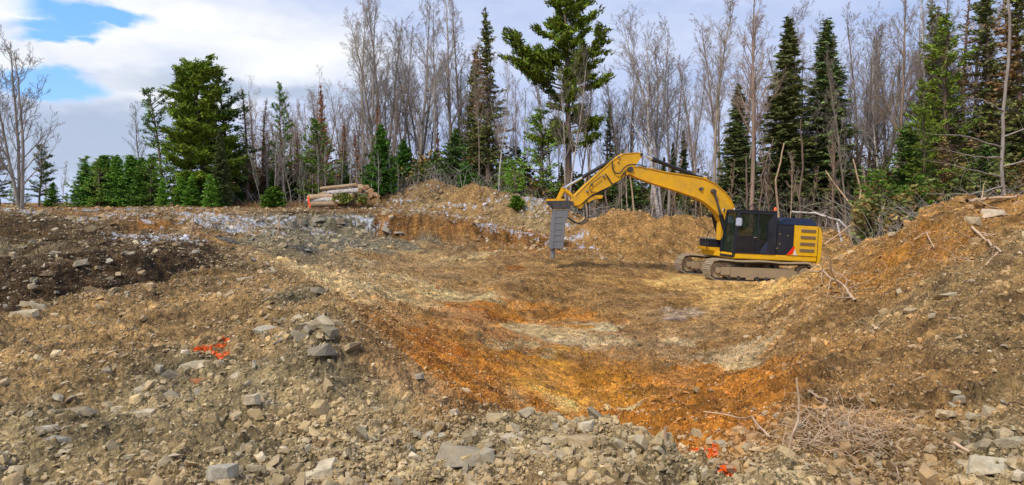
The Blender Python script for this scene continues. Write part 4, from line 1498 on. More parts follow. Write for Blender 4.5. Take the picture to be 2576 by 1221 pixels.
    def xfa(z):
        f_ = (z - (zb_ - .18)) / (zr - zb_ + .1)
        return xf_b - .13 + (xf_t - .10 - xf_b + .13) * f_
    dr = MB()
    dr.prism([(xfa(zb_ + .09), zb_ + .09), (mx + .03, zb_ + .09), (mx + .03, zmid), (xfa(zmid), zmid)], yc1 - .055, yc1 - .02, .008)
    door = dr.build('door', M['black'], cab)
    dh = MB()
    dh.box((mx + .12, yc1 + .0, zmid - .06), (.13, .03, .035), bevel=.008)
    dh.build('handle', M['chrome'], door)
    gl = MB()
    gl.prism([(xfa(zmid + .01), zmid + .005), (mx + .03, zmid + .005), (mx + .03, zr - .115), (xfa(zr - .115), zr - .115)], yc1 - .045, yc1 - .035)
    gl.build('door_window', M['glass'], cab)
    gl = MB()
    gl.prism([(mx - .03, zb_ + .6), (xr_ + .40, zb_ + .6), (xr_ + .2, zr - .115), (mx - .03, zr - .115)], yc1 - .045, yc1 - .035)
    gl.build('rear_quarter_window', M['glass'], cab)
    lp = MB()
    lp.prism([(mx - .03, zb_ + .09), (xr_ + .40, zb_ + .09), (xr_ + .40, zb_ + .594), (mx - .03, zb_ + .594)], yc1 - .055, yc1 - .02)
    lp.build('lower_quarter_panel', M['black'], cab)
    ws = MB()
    for (zA, zB) in ((zb_ - .07, zr - .12),):
        xa = xf_b - .05 + (xf_t - xf_b) * ((zA - zb_ + .18) / (zr - zb_ + .1))
        xb = xf_b - .05 + (xf_t - xf_b) * ((zB - zb_ + .18) / (zr - zb_ + .1))
        ws.prism([(xa, zA), (xa - .012, zA), (xb - .012, zB), (xb, zB)], yc0 + t_, yc1 - t_)
    ws.build('windshield', M['glass'], cab)
    gl = MB()
    gl.prism([(xfa(zb_ + .7), zb_ + .7), (xr_ + .2, zb_ + .7), (xr_ + .2, zr - .115), (xfa(zr - .115), zr - .115)], yc0 + .02, yc0 + .03)
    gl.build('right_window', M['glass'], cab)
    wi = MB()
    wi.tube([(xf_b + .0, .75, zb_ + .2), (xf_t + .03, .82, zr - .5)], .012, 6)
    wi.build('wiper', M['hose'], cab)
    st = MB()
    xm = (xf_b + xr_) / 2 - .12
    st.box((xm, .85, zb_ + .42), (.5, .5, .14), bevel=.04)
    st.box((xm - .24, .85, zb_ + .78), (.14, .46, .62), Matrix.Rotation(R(-10), 3, 'Y'), bevel=.04)
    st.box((xm - .30, .85, zb_ + 1.18), (.1, .26, .18), bevel=.03)
    st.box((xm, .85, zb_ + .2), (.4, .4, .3), bevel=.02)
    for s in (-.31, .31):
        st.box((xm + .1, .85 + s, zb_ + .6), (.45, .1, .08), bevel=.02)
        st.tube([(xm + .3, .85 + s, zb_ + .62), (xm + .33, .85 + s, zb_ + .8)], .025, 6)
    st.build('seat', M['seat'], cab)
    dsh = MB()
    dsh.box((xf_b - .35, .5, zb_ + .55), (.12, .22, .3), Matrix.Rotation(R(-15), 3, 'Y'), bevel=.02)
    dsh.tube([(xf_b - .3, .9, zb_ + .05), (xf_b - .42, .9, zb_ + .65)], .02, 6)
    dsh.tube([(xf_b - .3, .75, zb_ + .05), (xf_b - .42, .75, zb_ + .65)], .02, 6)
    dsh.build('controls', M['seat'], cab)
    # mirrors
    for (mxp, myp), yy in (((1587, 647), yc1 + .12), ((1524, 627), yc0 + .12)):
        c = side(*Q(mxp, myp), yy)
        m_ = MB()
        m_.box((c[0], yy, c[1]), (.24, .10, .34), Matrix.Rotation(R(-18), 3, 'Z'), bevel=.035)
        mi = m_.build('mirror', M['mirror'], ex)
        a = MB()
        a.tube([(c[0] + .02, yy - .1, c[1] - .05), (c[0] - .1, yy - .06, c[1] + .02)], .014, 6)
        a.build('mirror_arm', M['hose'], mi)
    # front right step / battery box, yellow toe and rail
    b = MB()
    c = side(*Q(1390, 812), -.2)
    b.box((c[0] - .1, -.75, c[1] - .02), (.55, .9, .34), bevel=.03)
    b.build('tool_box', M['navy'], ex)
    b = MB()
    b.box((c[0] - .05, -.75, c[1] + .165), (.62, .94, .04), bevel=.01)
    b.build('step_plate', M['grey'], ex)
    b = MB()
    c = side(*Q(1385, 863), -.2)
    b.prism([(c[0] + .22, c[1] + .09), (c[0] + .16, c[1] - .06), (c[0] - .3, c[1] - .12), (c[0] - .3, c[1] + .09)], -1.3, -.1, .03)
    b.build('deck_toe', M['yellow2'], ex)
    b = MB()
    pr_ = [side(*Q(*p), -.3) for p in ((1335, 865), (1325, 790), (1350, 730), (1392, 690))]
    b.tube([v3(p, -.3) for p in pr_], .018, 6)
    b.build('handrail', M['hose'], ex)
    # beacon, work lights, hoses over the roof
    c = side(*Q(1874, 545), 1.0)
    b = MB()
    b.tube([(c[0], 1.0, zr + .02), (c[0], 1.0, zr + .07)], .075, 14)
    b.build('beacon_base', M['dgrey'], ex)
    b = MB()
    b.tube([(c[0], 1.0, zr + .07), (c[0], 1.0, zr + .17), (c[0], 1.0, zr + .21)], [.065, .06, .03], 14)
    b.build('beacon', M['beacon'], ex, smooth=True)
    for q, yy in (((1470, 552), yc0 + .05), ((1560, 545), yc1 - .15)):
        c = side(*Q(*q), yy)
        b = MB()
        b.box((c[0], yy, c[1]), (.09, .12, .10), bevel=.02)
        b.box((c[0] - .02, yy, c[1] - .09), (.03, .03, .1))
        wl = b.build('work_light', M['dgrey'], ex)
        b = MB()
        b.tube([(c[0] + .042, yy, c[1]), (c[0] + .055, yy, c[1])], .045, 10)
        b.build('lens', M['white'], wl)
    # two hose loops standing up behind the boom foot
    for ax, bx in ((1560, 1648), (1662, 1738)):
        pts = []
        for k in range(9):
            t = k / 8
            p = side(*Q(ax + (bx - ax) * t, 555 - 45 * math.sin(math.pi * t)), -.15)
            pts.append(v3(p, -.15))
        b = MB()
        b.tube(pts, .022, 6)
        b.build('hose', M['hose'], ex)

    # ---- boom (plane of symmetry y = -.1)
    yb = -0.12
    top = [(742, 222), (800, 205), (870, 222), (1000, 252), (1200, 282), (1310, 303), (1400, 345), (1470, 405), (1520, 468), (1552, 540), (1562, 640), (1560, 760)]
    bot = [(1440, 790), (1448, 640), (1425, 590), (1395, 555), (1350, 512), (1300, 478), (1250, 452), (1100, 400), (900, 338), (790, 298), (722, 262)]
    bm = MB()
    bp = prof(top + bot, yb + .2)
    bm.prism(bp, yb - .19, yb + .19, .012)
    boom = bm.build('boom', M['yellow'], ex)
    # flange plates along top & bottom edges
    flg = MB()
    tp = prof(top[2:11], yb + .2)
    for a, b2 in zip(tp, tp[1:]):
        A, B = v3(a, yb), v3(b2, yb)
        d = (B - A)
        L = d.length
        d.normalize()
        rot = Matrix((d, Vector((0, 1, 0)), d.cross(Vector((0, 1, 0))))).transposed()
        flg.box((A + B) / 2, (L * 1.01, .46, .03), rot)
    btp = prof(bot[1:], yb + .2)
    for a, b2 in zip(btp, btp[1:]):
        A, B = v3(a, yb), v3(b2, yb)
        d = (B - A)
        L = d.length
        d.normalize()
        rot = Matrix((d, Vector((0, 1, 0)), d.cross(Vector((0, 1, 0))))).transposed()
        flg.box((A + B) / 2, (L * 1.01, .46, .028), rot)
    flg.build('flange', M['yellow'], boom)
    for q, r_ in (((1385, 405), .10), ((1288, 387), .07), ((735, 232), .11)):
        c = side(*Q(*q), yb + .25)
        b = MB()
        b.tube([(c[0], yb - .3, c[1]), (c[0], yb + .27, c[1])], r_, 16)
        b.build('pin', M['dgrey'], boom)
    # boom lift cylinders both sides
    for yy in (yb + .34, yb - .34):
        c0 = Vector((*side(*Q(1388, 408), yb + .3),))
        c1 = Vector((*side(*Q(1445, 610), yb + .3),))
        d = (c1 - c0).normalized()
        p0 = v3(c0, yy)
        p1 = v3(c0 + d * 1.2, yy)
        foot = v3(c0 + d * 2.0, yy)
        b = MB()
        b.tube([p0 + (p1 - p0) * .85, foot], .095, 14)
        cy = b.build('boom_cylinder', M['black'], ex, smooth=True)
        b = MB()
        b.tube([p0, p0 + (p1 - p0) * .95], .05, 10)
        b.tube([p0 + Vector((0, -.06, 0)), p0 + Vector((0, .06, 0))], .09, 12)
        b.build('rod', M['dgrey'], cy, smooth=True)
    # boom foot brackets
    b = MB()
    c = side(*Q(1480, 700), yb)
    for yy in (yb - .26, yb + .22):
        b.prism([(c[0] + .35, zt - .1), (c[0] + .32, zt + .5), (c[0] + .05, zt + .85), (c[0] - .28, zt + .85), (c[0] - .5, zt - .1)], yy, yy + .04, .01)
    b.build('boom_bracket', M['navy'], ex)
    # ---- stick cylinder on the boom's back
    yq = yb
    cA = v3(side(*Q(832, 116), yq), yq); cB = v3(side(*Q(905, 152), yq), yq); cC = v3(side(*Q(1215, 272), yq), yq); cD = v3(side(*Q(1312, 305), yq), yq)
    b = MB()
    b.tube([cB, cB + (cC - cB) * .12, cB + (cC - cB) * .121, cC], [.105, .105, .085, .085], 16)
    b.tube([cC, cD], .06, 10)
    sc_ = b.build('stick_cylinder', M['black'], ex, smooth=True)
    b = MB()
    b.tube([cA, cB + (cC - cB) * .05], .048, 12)
    b.tube([cA + Vector((0, -.08, 0)), cA + Vector((0, .08, 0))], .09, 12)
    b.build('rod', M['chrome'], sc_, smooth=True)
    b = MB()
    for s in (-.12, .09):
        c = cD
        b.prism([(c.x + .35, c.z - .12), (c.x, c.z + .09), (c.x - .08, c.z + .05), (c.x - .1, c.z - .22)], yq + s, yq + s + .03)
    b.build('cylinder_bracket', M['yellow'], boom)

    # ---- stick
    sp = [(798, 99), (832, 104), (835, 122), (812, 150), (786, 188), (738, 262), (560, 372), (420, 438), (338, 512), (300, 520), (262, 512), (258, 490), (296, 437), (380, 356), (520, 228), (588, 165), (632, 137), (680, 109)]
    sk = MB()
    sk.prism(prof(sp, yb + .17), yb - .155, yb + .155, .012)
    stick = sk.build('stick', M['yellow'], ex)
    fl2 = MB()
    sp_t = prof([(300, 437), (380, 356), (520, 228), (588, 165), (632, 137), (680, 109), (798, 99)], yb + .17)
    for a, b2 in zip(sp_t, sp_t[1:]):
        A, B = v3(a, yb), v3(b2, yb)
        d = (B - A)
        L = d.length
        d.normalize()
        rot = Matrix((d, Vector((0, 1, 0)), d.cross(Vector((0, 1, 0))))).transposed()
        fl2.box((A + B) / 2, (L * 1.0, .36, .025), rot)
    fl2.build('flange', M['yellow'], stick)
    for q, r_ in (((272, 500), .09), ((640, 178), .03), ((822, 116), .07)):
        c = side(*Q(*q), yb + .2)
        b = MB()
        b.tube([(c[0], yb - .21, c[1]), (c[0], yb + .2, c[1])], r_, 14)
        b.build('pin', M['dgrey'], stick)
    # bucket cylinder on the stick's back
    yq = yb
    cA = v3(side(*Q(213, 376), yq), yq); cB = v3(side(*Q(352, 297), yq), yq); cC = v3(side(*Q(585, 163), yq), yq); cD = v3(side(*Q(612, 150), yq), yq)
    b = MB()
    b.tube([cB, cC], .078, 16)
    b.tube([cC, cD], .05, 10)
    bc = b.build('bucket_cylinder', M['black'], ex, smooth=True)
    b = MB()
    b.tube([cA, cB + (cC - cB) * .06], .045, 12)
    b.tube([cA + Vector((0, -.16, 0)), cA + Vector((0, .16, 0))], .06, 12)
    b.build('rod', M['chrome'], bc, smooth=True)
    b = MB()
    for s in (-.16, .12):
        for q0, q1 in (((205, 385), (292, 462)), ((203, 384), (165, 465))):
            A, B = v3(side(*Q(*q0), yb), yb + s), v3(side(*Q(*q1), yb), yb + s)
            d = (B - A).normalized()
            rot = Matrix((d, Vector((0, 1, 0)), d.cross(Vector((0, 1, 0))))).transposed()
            b.box((A + B) / 2 + Vector((0, .02, 0)), ((B - A).length + .1, .04, .11), rot, bevel=.012)
    b.build('bucket_link', M['yellow'], ex)
    # folded thumb arm beneath the stick
    b = MB()
    tp_ = prof([(232, 492), (300, 488), (335, 512), (410, 455), (452, 435), (512, 438), (505, 462), (440, 470), (372, 508), (332, 545), (300, 522), (236, 518)], yb)
    b.prism(tp_, yb - .1, yb + .1, .01)
    b.build('thumb_link', M['yellow'], ex)
    b = MB()
    kp = prof([(345, 505), (440, 430), (520, 388), (560, 372), (545, 392), (470, 432), (360, 510)], yb)
    b.prism(kp, yb - .07, yb + .07)
    b.build('thumb_cylinder', M['black'], ex)
    # ---- breaker
    yk = yb
    b = MB()
    b.prism(prof([(122, 552), (240, 552), (228, 620), (214, 645), (196, 858), (92, 855)], yk), yk - .16, yk + .16, .02)
    br = b.build('breaker_housing', M['grey'], ex)
    b = MB()
    b.prism(prof([(78, 478), (252, 478), (262, 500), (238, 546), (122, 546), (108, 520), (78, 508)], yk), yk - .2, yk + .2, .015)
    b.build('mounting_bracket', M['dgrey'], br)
    b = MB()
    b.prism(prof([(74, 466), (204, 464), (210, 480), (74, 484)], yk), yk - .20, yk + .20, .01)
    b.build('bracket_cap', M['yellow'], br)
    b = MB()
    for z in ((105, 560, 100), (0, 0, 0)):
        pass
    for zy in (600, 648, 700, 742, 790):
        xl = 120 - (zy - 552) * .1
        A = side(*Q(xl + 22, zy), yk + .16)
        B = side(*Q(xl + 84, zy + 4), yk + .16)
        b.box(((A[0] + B[0]) / 2, yk + .164, (A[1] + B[1]) / 2), (abs(A[0] - B[0]), .02, .10), bevel=.006)
    b.build('wear_plate', M['grey'], br)
    b = MB()
    A = side(*Q(122, 560), yk + .28); B = side(*Q(100, 850), yk + .28)
    b.prism(prof([(118, 552), (136, 552), (116, 856), (88, 856)], yk), yk + .161, yk + .185, .004)
    b.build('side_rail', M['grey'], br)
    c0 = v3(side(*Q(124, 850), yk), yk); c1 = v3(side(*Q(119, 936), yk), yk)
    b = MB()
    b.tube([c0, c0 + (c1 - c0) * .96, c1], [.085, .085, .06], 16)
    b.build('chisel', M['grey'], br, smooth=True)
    # hoses
    HO = [[(390, 395), (383, 440), (392, 500), (402, 560), (398, 620), (360, 660), (320, 660), (262, 625), (228, 606)],
          [(372, 430), (368, 500), (378, 570), (372, 630), (330, 655), (290, 650), (228, 606)],
          [(592, 165), (590, 215), (610, 258), (650, 262), (680, 225), (720, 198), (800, 198), (860, 215)],
          [(690, 262), (690, 300), (640, 345), (590, 345), (565, 310), (535, 268)],
          [(500, 290), (430, 345), (412, 380), (425, 412), (460, 410)],
          [(700, 250), (676, 262), (660, 320)]]
    for k, pts in enumerate(HO):
        yy = yb + (.24 if k > 1 else .12)
        P3 = [v3(side(*Q(*p), yy), yy) for p in pts]
        # smooth
        sm = []
        for i in range(len(P3) - 1):
            p0 = P3[max(i - 1, 0)]; p1 = P3[i]; p2 = P3[i + 1]; p3 = P3[min(i + 2, len(P3) - 1)]
            for t in (0, .33, .66):
                sm.append(.5 * ((2 * p1) + (p2 - p0) * t + (2 * p0 - 5 * p1 + 4 * p2 - p3) * t * t + (3 * p1 - p0 - 3 * p2 + p3) * t ** 3))
        sm.append(P3[-1])
        b = MB()
        b.tube(sm, .026 if k < 4 else .018, 7)
        b.build('hose', M['hose'], ex, smooth=True)
    b = MB()
    for q in ((392, 405), (520, 285), (640, 135), (428, 350), (1300, 380)):
        c = side(*Q(*q), yb + .2)
        b.box((c[0], yb + .2, c[1]), (.09, .07, .07), bevel=.01)
    b.build('hose_clamp', M['grey'], ex)


build_excavator()


# ------------------------------------------------------------------ trees
class Tubes:
    def __init__(s):
        s.V, s.F, s.n = [], [], 0

    def add(s, pts, rad, k):
        pts = np.asarray(pts, float)
        rad = np.asarray(rad, float)
        d = np.gradient(pts, axis=0)
        d /= np.linalg.norm(d, axis=1)[:, None] + 1e-9
        ref = np.array([1.0, 0.2, 0.1]) if abs(d[0, 2]) > 0.7 else np.array([0.1, .2, 1.0])
        a = np.cross(d, ref)
        a /= np.linalg.norm(a, axis=1)[:, None] + 1e-9
        b = np.cross(d, a)
        th = np.arange(k) * 2 * math.pi / k
        ring = pts[:, None] + rad[:, None, None] * (a[:, None] * np.cos(th)[None, :, None] + b[:, None] * np.sin(th)[None, :, None])
        m = len(pts)
        s.V.append(ring.reshape(-1, 3))
        i = (np.arange(m - 1)[:, None] * k + np.arange(k)[None]).ravel()
        j = (np.arange(m - 1)[:, None] * k + (np.arange(k)[None] + 1) % k).ravel()
        s.F.append(np.stack([i, j, j + k, i + k], 1) + s.n)
        s.n += m * k

    def obj(s, name, mat, parent=None):
        return mesh_np(name, np.concatenate(s.V), np.concatenate(s.F), mat, parent, smooth=True)


def wander(rng, p, d, L, n, jit, up):
    pts = [np.array(p, float)]
    d = np.array(d, float)
    for _ in range(n):
        d = d + np.array([rng.gauss(0, jit), rng.gauss(0, jit), rng.gauss(0, jit) + up])
        d /= np.linalg.norm(d)
        pts.append(pts[-1] + d * L / n)
    return pts, d


def perp_dir(rng, d, ang):
    d = d / np.linalg.norm(d)
    r = np.array([rng.gauss(0, 1), rng.gauss(0, 1), rng.gauss(0, 1)])
    r -= d * (r @ d)
    r /= np.linalg.norm(r)
    return d * math.cos(ang) + r * math.sin(ang)


def make_bare(seed, Ht, r0, start=0.35, nb=18, blen=0.28, ang=0.65, up=0.08, forks=1, depth=3, mat='bark', twig='twig', lean=0.0, dens=1.0, name='bare_tree'):
    rng = random.Random(seed)
    root = bpy.data.objects.new(name, None)
    tk, tw = Tubes(), Tubes()

    def branch(p, d, L, r, lev):
        n = 4 if lev < 3 else 3
        pts, de = wander(rng, p, d, L, n, 0.11 + .03 * lev, up * (1.2 if lev < 3 else .6))
        rad = np.linspace(r, max(r * 0.35, 0.004), n + 1)
        (tk if lev == 1 and r > 0.03 else tw).add(pts, rad, 5 if lev == 1 else 3)
        if lev >= depth + 1:
            return
        cnt = int(round((6 if lev == 1 else 5 if lev == 2 else 4) * dens))
        for k in range(cnt):
            t = 0.22 + 0.76 * (k + rng.random()) / cnt
            q = t * n
            i = min(int(q), n - 1)
            bp = pts[i] + (pts[i + 1] - pts[i]) * (q - i)
            dd = perp_dir(rng, pts[i + 1] - pts[i], rng.uniform(.4, .85))
            branch(bp, dd, L * rng.uniform(.36, .6) * (1.1 - .45 * t), max(r * (1 - .6 * t) * .55, 0.0045), lev + 1)

    for f in range(forks):
        a = rng.uniform(0, 6.28)
        tilt = 0.0 if forks == 1 else rng.uniform(.10, .28)
        d0 = (math.cos(a + f * 6.28 / forks) * tilt + lean, math.sin(a + f * 6.28 / forks) * tilt, 1)
        n = 12
        hh = Ht * (1 if f == 0 else rng.uniform(.75, .95))
        pts, _ = wander(rng, (0, 0, -0.4), d0, hh + .4, n, 0.035, 0.03)
        rad = [r0 * (1 - i / n) ** 0.8 * .9 + .012 for i in range(n + 1)]
        tk.add(pts, rad, 7)
        for k in range(nb // forks + 2):
            t = start + (0.97 - start) * (k + rng.random()) / (nb // forks + 2)
            q = t * n
            i = min(int(q), n - 1)
            bp = pts[i] + (pts[i + 1] - pts[i]) * (q - i)
            dd = perp_dir(rng, np.array([0, 0, 1.0]) + (pts[i + 1] - pts[i]), rng.uniform(ang * .75, ang * 1.25))
            branch(bp, dd, Ht * blen * rng.uniform(.6, 1.1) * (1.15 - 0.75 * t), rad[i] * .42, 1)
    a = tk.obj('trunk', M[mat], root)
    b = tw.obj('crown', M[twig], root)
    return root


def needle_tris(rs, C, size, flat=0.5, n=4, col=(.04, .07, .025), var=.35, dirs=None, thin=.35):
    """C (m,3) clump centres -> small leaf-sized triangles around them"""
    m = len(C)
    ctr = np.repeat(C, n, 0) + rs.normal(0, 1, (m * n, 3)) * size[:, None].repeat(n, 0) * [.45, .45, .28]
    sz = size.repeat(n)
    a = rs.normal(0, 1, (m * n, 3))
    if dirs is not None:
        a = a * .55 + dirs.repeat(n, 0) * 1.2
    a[:, 2] *= flat
    a /= np.linalg.norm(a, axis=1)[:, None] + 1e-9
    b = np.cross(a, rs.normal(0, 1, (m * n, 3)))
    b /= np.linalg.norm(b, axis=1)[:, None] + 1e-9
    a *= sz[:, None]
    b *= sz[:, None] * thin
    V = np.stack([ctr - a * .6 - b, ctr - a * .4 + b, ctr + a * .8], 1).reshape(-1, 3)
    Fc = np.arange(len(V)).reshape(-1, 3)
    cv = np.array(col)[None] * (1 + var * rs.uniform(-1, 1, (m * n, 1))) * (1 + .12 * rs.uniform(-1, 1, (m * n, 3)))
    cv *= np.repeat(1 + var * rs.uniform(-1, 1, (m, 1)), n, 0)
    return V, Fc, np.repeat(cv, 3, 0)


def make_conifer(seed, Ht, Rb, start=0.08, droop=0.25, step=0.17, nbr=6, shape=1.0, col=(.035, .06, .028), tri=.13, nt=4, mat='pinebark', ragged=.25, r0=None,
                 brown=0.0, gap=0.0, up=0.0, name='spruce_tree', bare_twigs=False, cs=.10):
    rng = random.Random(seed)
    rs = np.random.RandomState(seed)
    root = bpy.data.objects.new(name, None)
    tk = Tubes()
    r0 = r0 or Ht * 0.011 + .03
    n = 10
    pts, _ = wander(rng, (0, 0, -0.4), (0, 0, 1), Ht + .4, n, 0.012, 0.02)
    tk.add(pts, [r0 * (1 - i / n) ** .9 + .01 for i in range(n + 1)], 7)
    C, S, D, BR = [], [], [], []
    z = Ht * start
    tw = Tubes()
    while z < Ht * 0.985:
        t = z / Ht
        q = (z + .4) / (Ht + .4) * n
        i = min(int(q), n - 1)
        bp = pts[i] + (pts[i + 1] - pts[i]) * (q - i)
        Rz = Rb * min(1.0, ((1 - t) / (1 - start)) ** shape * 1.05 + .02)
        gapf = 1.0 if rng.random() > gap else 0.0
        for k in range(nbr if t < .9 else 4):
            L = Rz * rng.uniform(1 - ragged * 2, 1 + ragged * .5)
            if L < .08:
                continue
            a = rng.uniform(0, 6.28)
            dz = -droop * (1 - t) + up + .25 * t
            m = max(3, int(L / .35))
            P, _ = wander(rng, bp + np.array([0, 0, rng.uniform(-.1, .1)]), (math.cos(a), math.sin(a), dz), L, m, .05, .03)
            tw.add(P, np.linspace(.02 + L * .006, .006, m + 1), 3)
            if not gapf:
                continue
            P = np.array(P)
            cnt = max(2, int(L / cs))
            for j in range(cnt):
                f = .12 + .88 * (j + rng.random()) / cnt
                w = L * .28 * (1 - f * .75)
                qq = f * m
                ii = min(int(qq), m - 1)
                c = P[ii] + (P[ii + 1] - P[ii]) * (qq - ii)
                sd_ = np.array([-math.sin(a), math.cos(a), 0]) * rng.uniform(-1, 1) * w
                C.append(c + sd_ + np.array([0, 0, -abs(rng.gauss(0, .04)) - .1 * (np.linalg.norm(sd_))]))
                S.append(tri * rng.uniform(.7, 1.25))
                D.append(np.array([math.cos(a), math.sin(a), dz]) * .8 + sd_ / (w + .01) * .6)
                BR.append(t)
        z += step * rng.uniform(.7, 1.3) * (1.0 if t < .8 else .7)
    C = np.array(C)
    V, Fc, cc = needle_tris(rs, C, np.array(S), .6, nt, col, dirs=np.array(D))
    if brown > 0:
        br = np.repeat(np.array(BR), nt * 3)
        cn = fbm(V[:, 0] * 1.0 + V[:, 1], V[:, 2], .6, 3, seed)
        m = sstep(-.05, .25, cn + (br - .55) * .5 + (brown - .5))[:, None]
        cc = cc * (1 - m) + np.array((.13, .095, .07)) * m * (cc.mean(1) / np.mean(col))[:, None]
    tk.obj('trunk', M[mat], root)
    mesh_np('crown', V, Fc, M['leaf'], root, col=cc)
    tw.obj('branches', M[mat], root)
    return root


def make_pine(seed, Ht, Rb, start=.4, nl=40, col=(.06, .10, .022), upsweep=.35, r0=None, tri=.2, prof_fn=None, nt=7, mat='pinebark', cd=1.0, name='pine_tree', lean=0.0, seglen=.3, forks=0):
    """white pine: irregular layered limbs whose outer parts carry tufts"""
    rng = random.Random(seed)
    rs = np.random.RandomState(seed)
    root = bpy.data.objects.new(name, None)
    tk, tw = Tubes(), Tubes()
    r0 = r0 or Ht * .013
    n = 12
    pts, _ = wander(rng, (0, 0, -.4), (lean, 0, 1), Ht + .4, n, .025, .02)
    tk.add(pts, [r0 * (1 - i / n) ** .85 + .015 for i in range(n + 1)], 8)
    C, S, D = [], [], []
    pf = prof_fn or (lambda t: math.sin(math.pi * min(1, .15 + .85 * t) ** .8) ** .7)

    def tuft_run(P, L, a, f0):
        m = len(P) - 1
        cnt = max(2, int(L / (.13 / cd)))
        for j in range(cnt):
            f = f0 + (1 - f0) * (j + rng.random()) / cnt
            qq = f * m
            ii = min(int(qq), m - 1)
            c = P[ii] + (P[ii + 1] - P[ii]) * (qq - ii)
            C.append(c + np.array([rng.gauss(0, .07), rng.gauss(0, .07), rng.uniform(0, .10)]))
            S.append(tri * rng.uniform(.7, 1.2))
            D.append(np.array([math.cos(a) * .6, math.sin(a) * .6, .55]))

    for k in range(nl):
        t = start + (.985 - start) * ((k + rng.random() * .8) / nl)
        q = t * n
        i = min(int(q), n - 1)
        bp = pts[i] + (pts[i + 1] - pts[i]) * (q - i)
        tt = (t - start) / (1 - start)
        L = Rb * pf(tt) * rng.choice((rng.uniform(.4, .7), rng.uniform(.75, 1.15)))
        if L < .15:
            L = .15
        a = rng.uniform(0, 6.28)
        m = max(4, int(L / seglen))
        d0 = (math.cos(a), math.sin(a), -.05 + tt * .9)
        P, _ = wander(rng, bp, d0, L, m, .07, upsweep * .12)
        tw.add(P, np.linspace(.02 + L * .012, .008, m + 1), 4)
        tuft_run(P, L * .6, a, .4)
        ns = max(2, int(L / .28))
        for s in range(ns):
            f = .25 + .75 * (s + rng.random()) / ns
            qq = f * m
            ii = min(int(qq), m - 1)
            c = P[ii] + (P[ii + 1] - P[ii]) * (qq - ii)
            a2 = a + rng.choice((-1, 1)) * rng.uniform(.5, 1.1)
            l2 = L * rng.uniform(.16, .34) * (1.25 - f * .6) + .1
            P2, _ = wander(rng, c, (math.cos(a2), math.sin(a2), rng.uniform(-.05, .4)), l2, 3, .1, upsweep * .2)
            tw.add(P2, np.linspace(.012, .006, 4), 3)
            tuft_run(P2, l2, a2, .15)
    V, Fc, cc = needle_tris(rs, np.array(C), np.array(S), .9, nt, col, dirs=np.array(D), thin=.22)
    tk.obj('trunk', M[mat], root)
    mesh_np('crown', V, Fc, M['leaf'], root, col=cc)
    tw.obj('limbs', M[mat], root)
    return root


TREE_H = {}


def proto(key, root, h, half):
    TREE_H[key] = [root, h, half, False]


GB = (.055, .095, .022)
proto('aspenA', make_bare(1, 12, .11, .42, 20, .22, .55, .10), 12, 1)
proto('aspenB', make_bare(2, 13, .13, .36, 22, .24, .6, .10), 13, 1)
proto('aspenC', make_bare(3, 11, .09, .30, 20, .22, .5, .12), 11, 1)
proto('aspenD', make_bare(31, 12, .10, .5, 18, .25, .55, .08), 12, 1)
proto('birchA', make_bare(4, 12, .10, .35, 26, .30, .6, .07, mat='birch', forks=2, name='birch_tree'), 12, 1)
proto('birchB', make_bare(5, 11, .09, .30, 20, .24, .6, .10, mat='birch', name='birch_tree'), 11, 1)
proto('fanA', make_bare(6, 10, .10, .22, 30, .36, .55, .08, forks=3), 10, 1)
proto('fanB', make_bare(7, 7.5, .075, .2, 27, .34, .6, .14, forks=3, twig='bark'), 7.5, 1)
proto('sapA', make_bare(8, 6, .035, .35, 14, .17, .5, .14, depth=2, mat='birch', name='sapling', lean=-.08), 6, 1)
proto('sapB', make_bare(9, 5.5, .03, .4, 12, .2, .5, .12, depth=2, mat='birch', name='sapling', lean=-.05), 5.5, 1)
proto('sapC', make_bare(10, 6.5, .04, .3, 16, .2, .6, .1, depth=2, mat='bark', name='sapling', lean=.04), 6.5, 1)
proto('larchA', make_conifer(12, 12, 1.5, .25, .1, .22, 5, .9, (.22, .165, .135), .10, 2, ragged=.45, up=.15, name='larch_tree', cs=.14), 12, 1)
proto('larchB', make_conifer(13, 10, 1.5, .12, .0, .2, 5, 1.0, (.24, .13, .095), .11, 4, ragged=.35, up=.3, name='larch_tree', cs=.09), 10, 1)
proto('spruceA', make_conifer(14, 13, 1.35, .05, .35, .15, 8, .85, (.078, .108, .060), .15, 5, ragged=.28, name='spruce_tree', cs=.075), 13, 1)
proto('spruceB', make_conifer(15, 11, 1.7, .04, .3, .17, 7, .9, (.08, .115, .05), .15, 5, ragged=.3, brown=.35, name='spruce_tree', cs=.08), 11, 1)
proto('spruceC', make_conifer(16, 13, 1.5, .25, .3, .19, 6, .8, (.085, .11, .055), .14, 4, ragged=.42, brown=.7, gap=.1, name='spruce_tree', cs=.09), 13, 1)
proto('firA', make_conifer(17, 5, 1.5, .02, .1, .13, 8, .75, (.055, .125, .028), .13, 5, ragged=.25, up=.15, name='fir_tree', cs=.075), 5, 1)
proto('firB', make_conifer(18, 4, 1.1, .02, .05, .13, 7, .7, (.065, .15, .03), .12, 5, ragged=.3, up=.2, name='fir_tree', cs=.08), 4, 1)
proto('firC', make_conifer(19, 6, 1.9, .03, .2, .15, 7, .8, (.05, .095, .036), .15, 5, ragged=.35, name='fir_tree', cs=.085), 6, 1)
proto('deadfirA', make_conifer(20, 7, 1.8, .05, .15, .2, 6, .7, (.15, .12, .075), .12, 2, ragged=.4, name='dead_spruce', cs=.16), 7, 1)
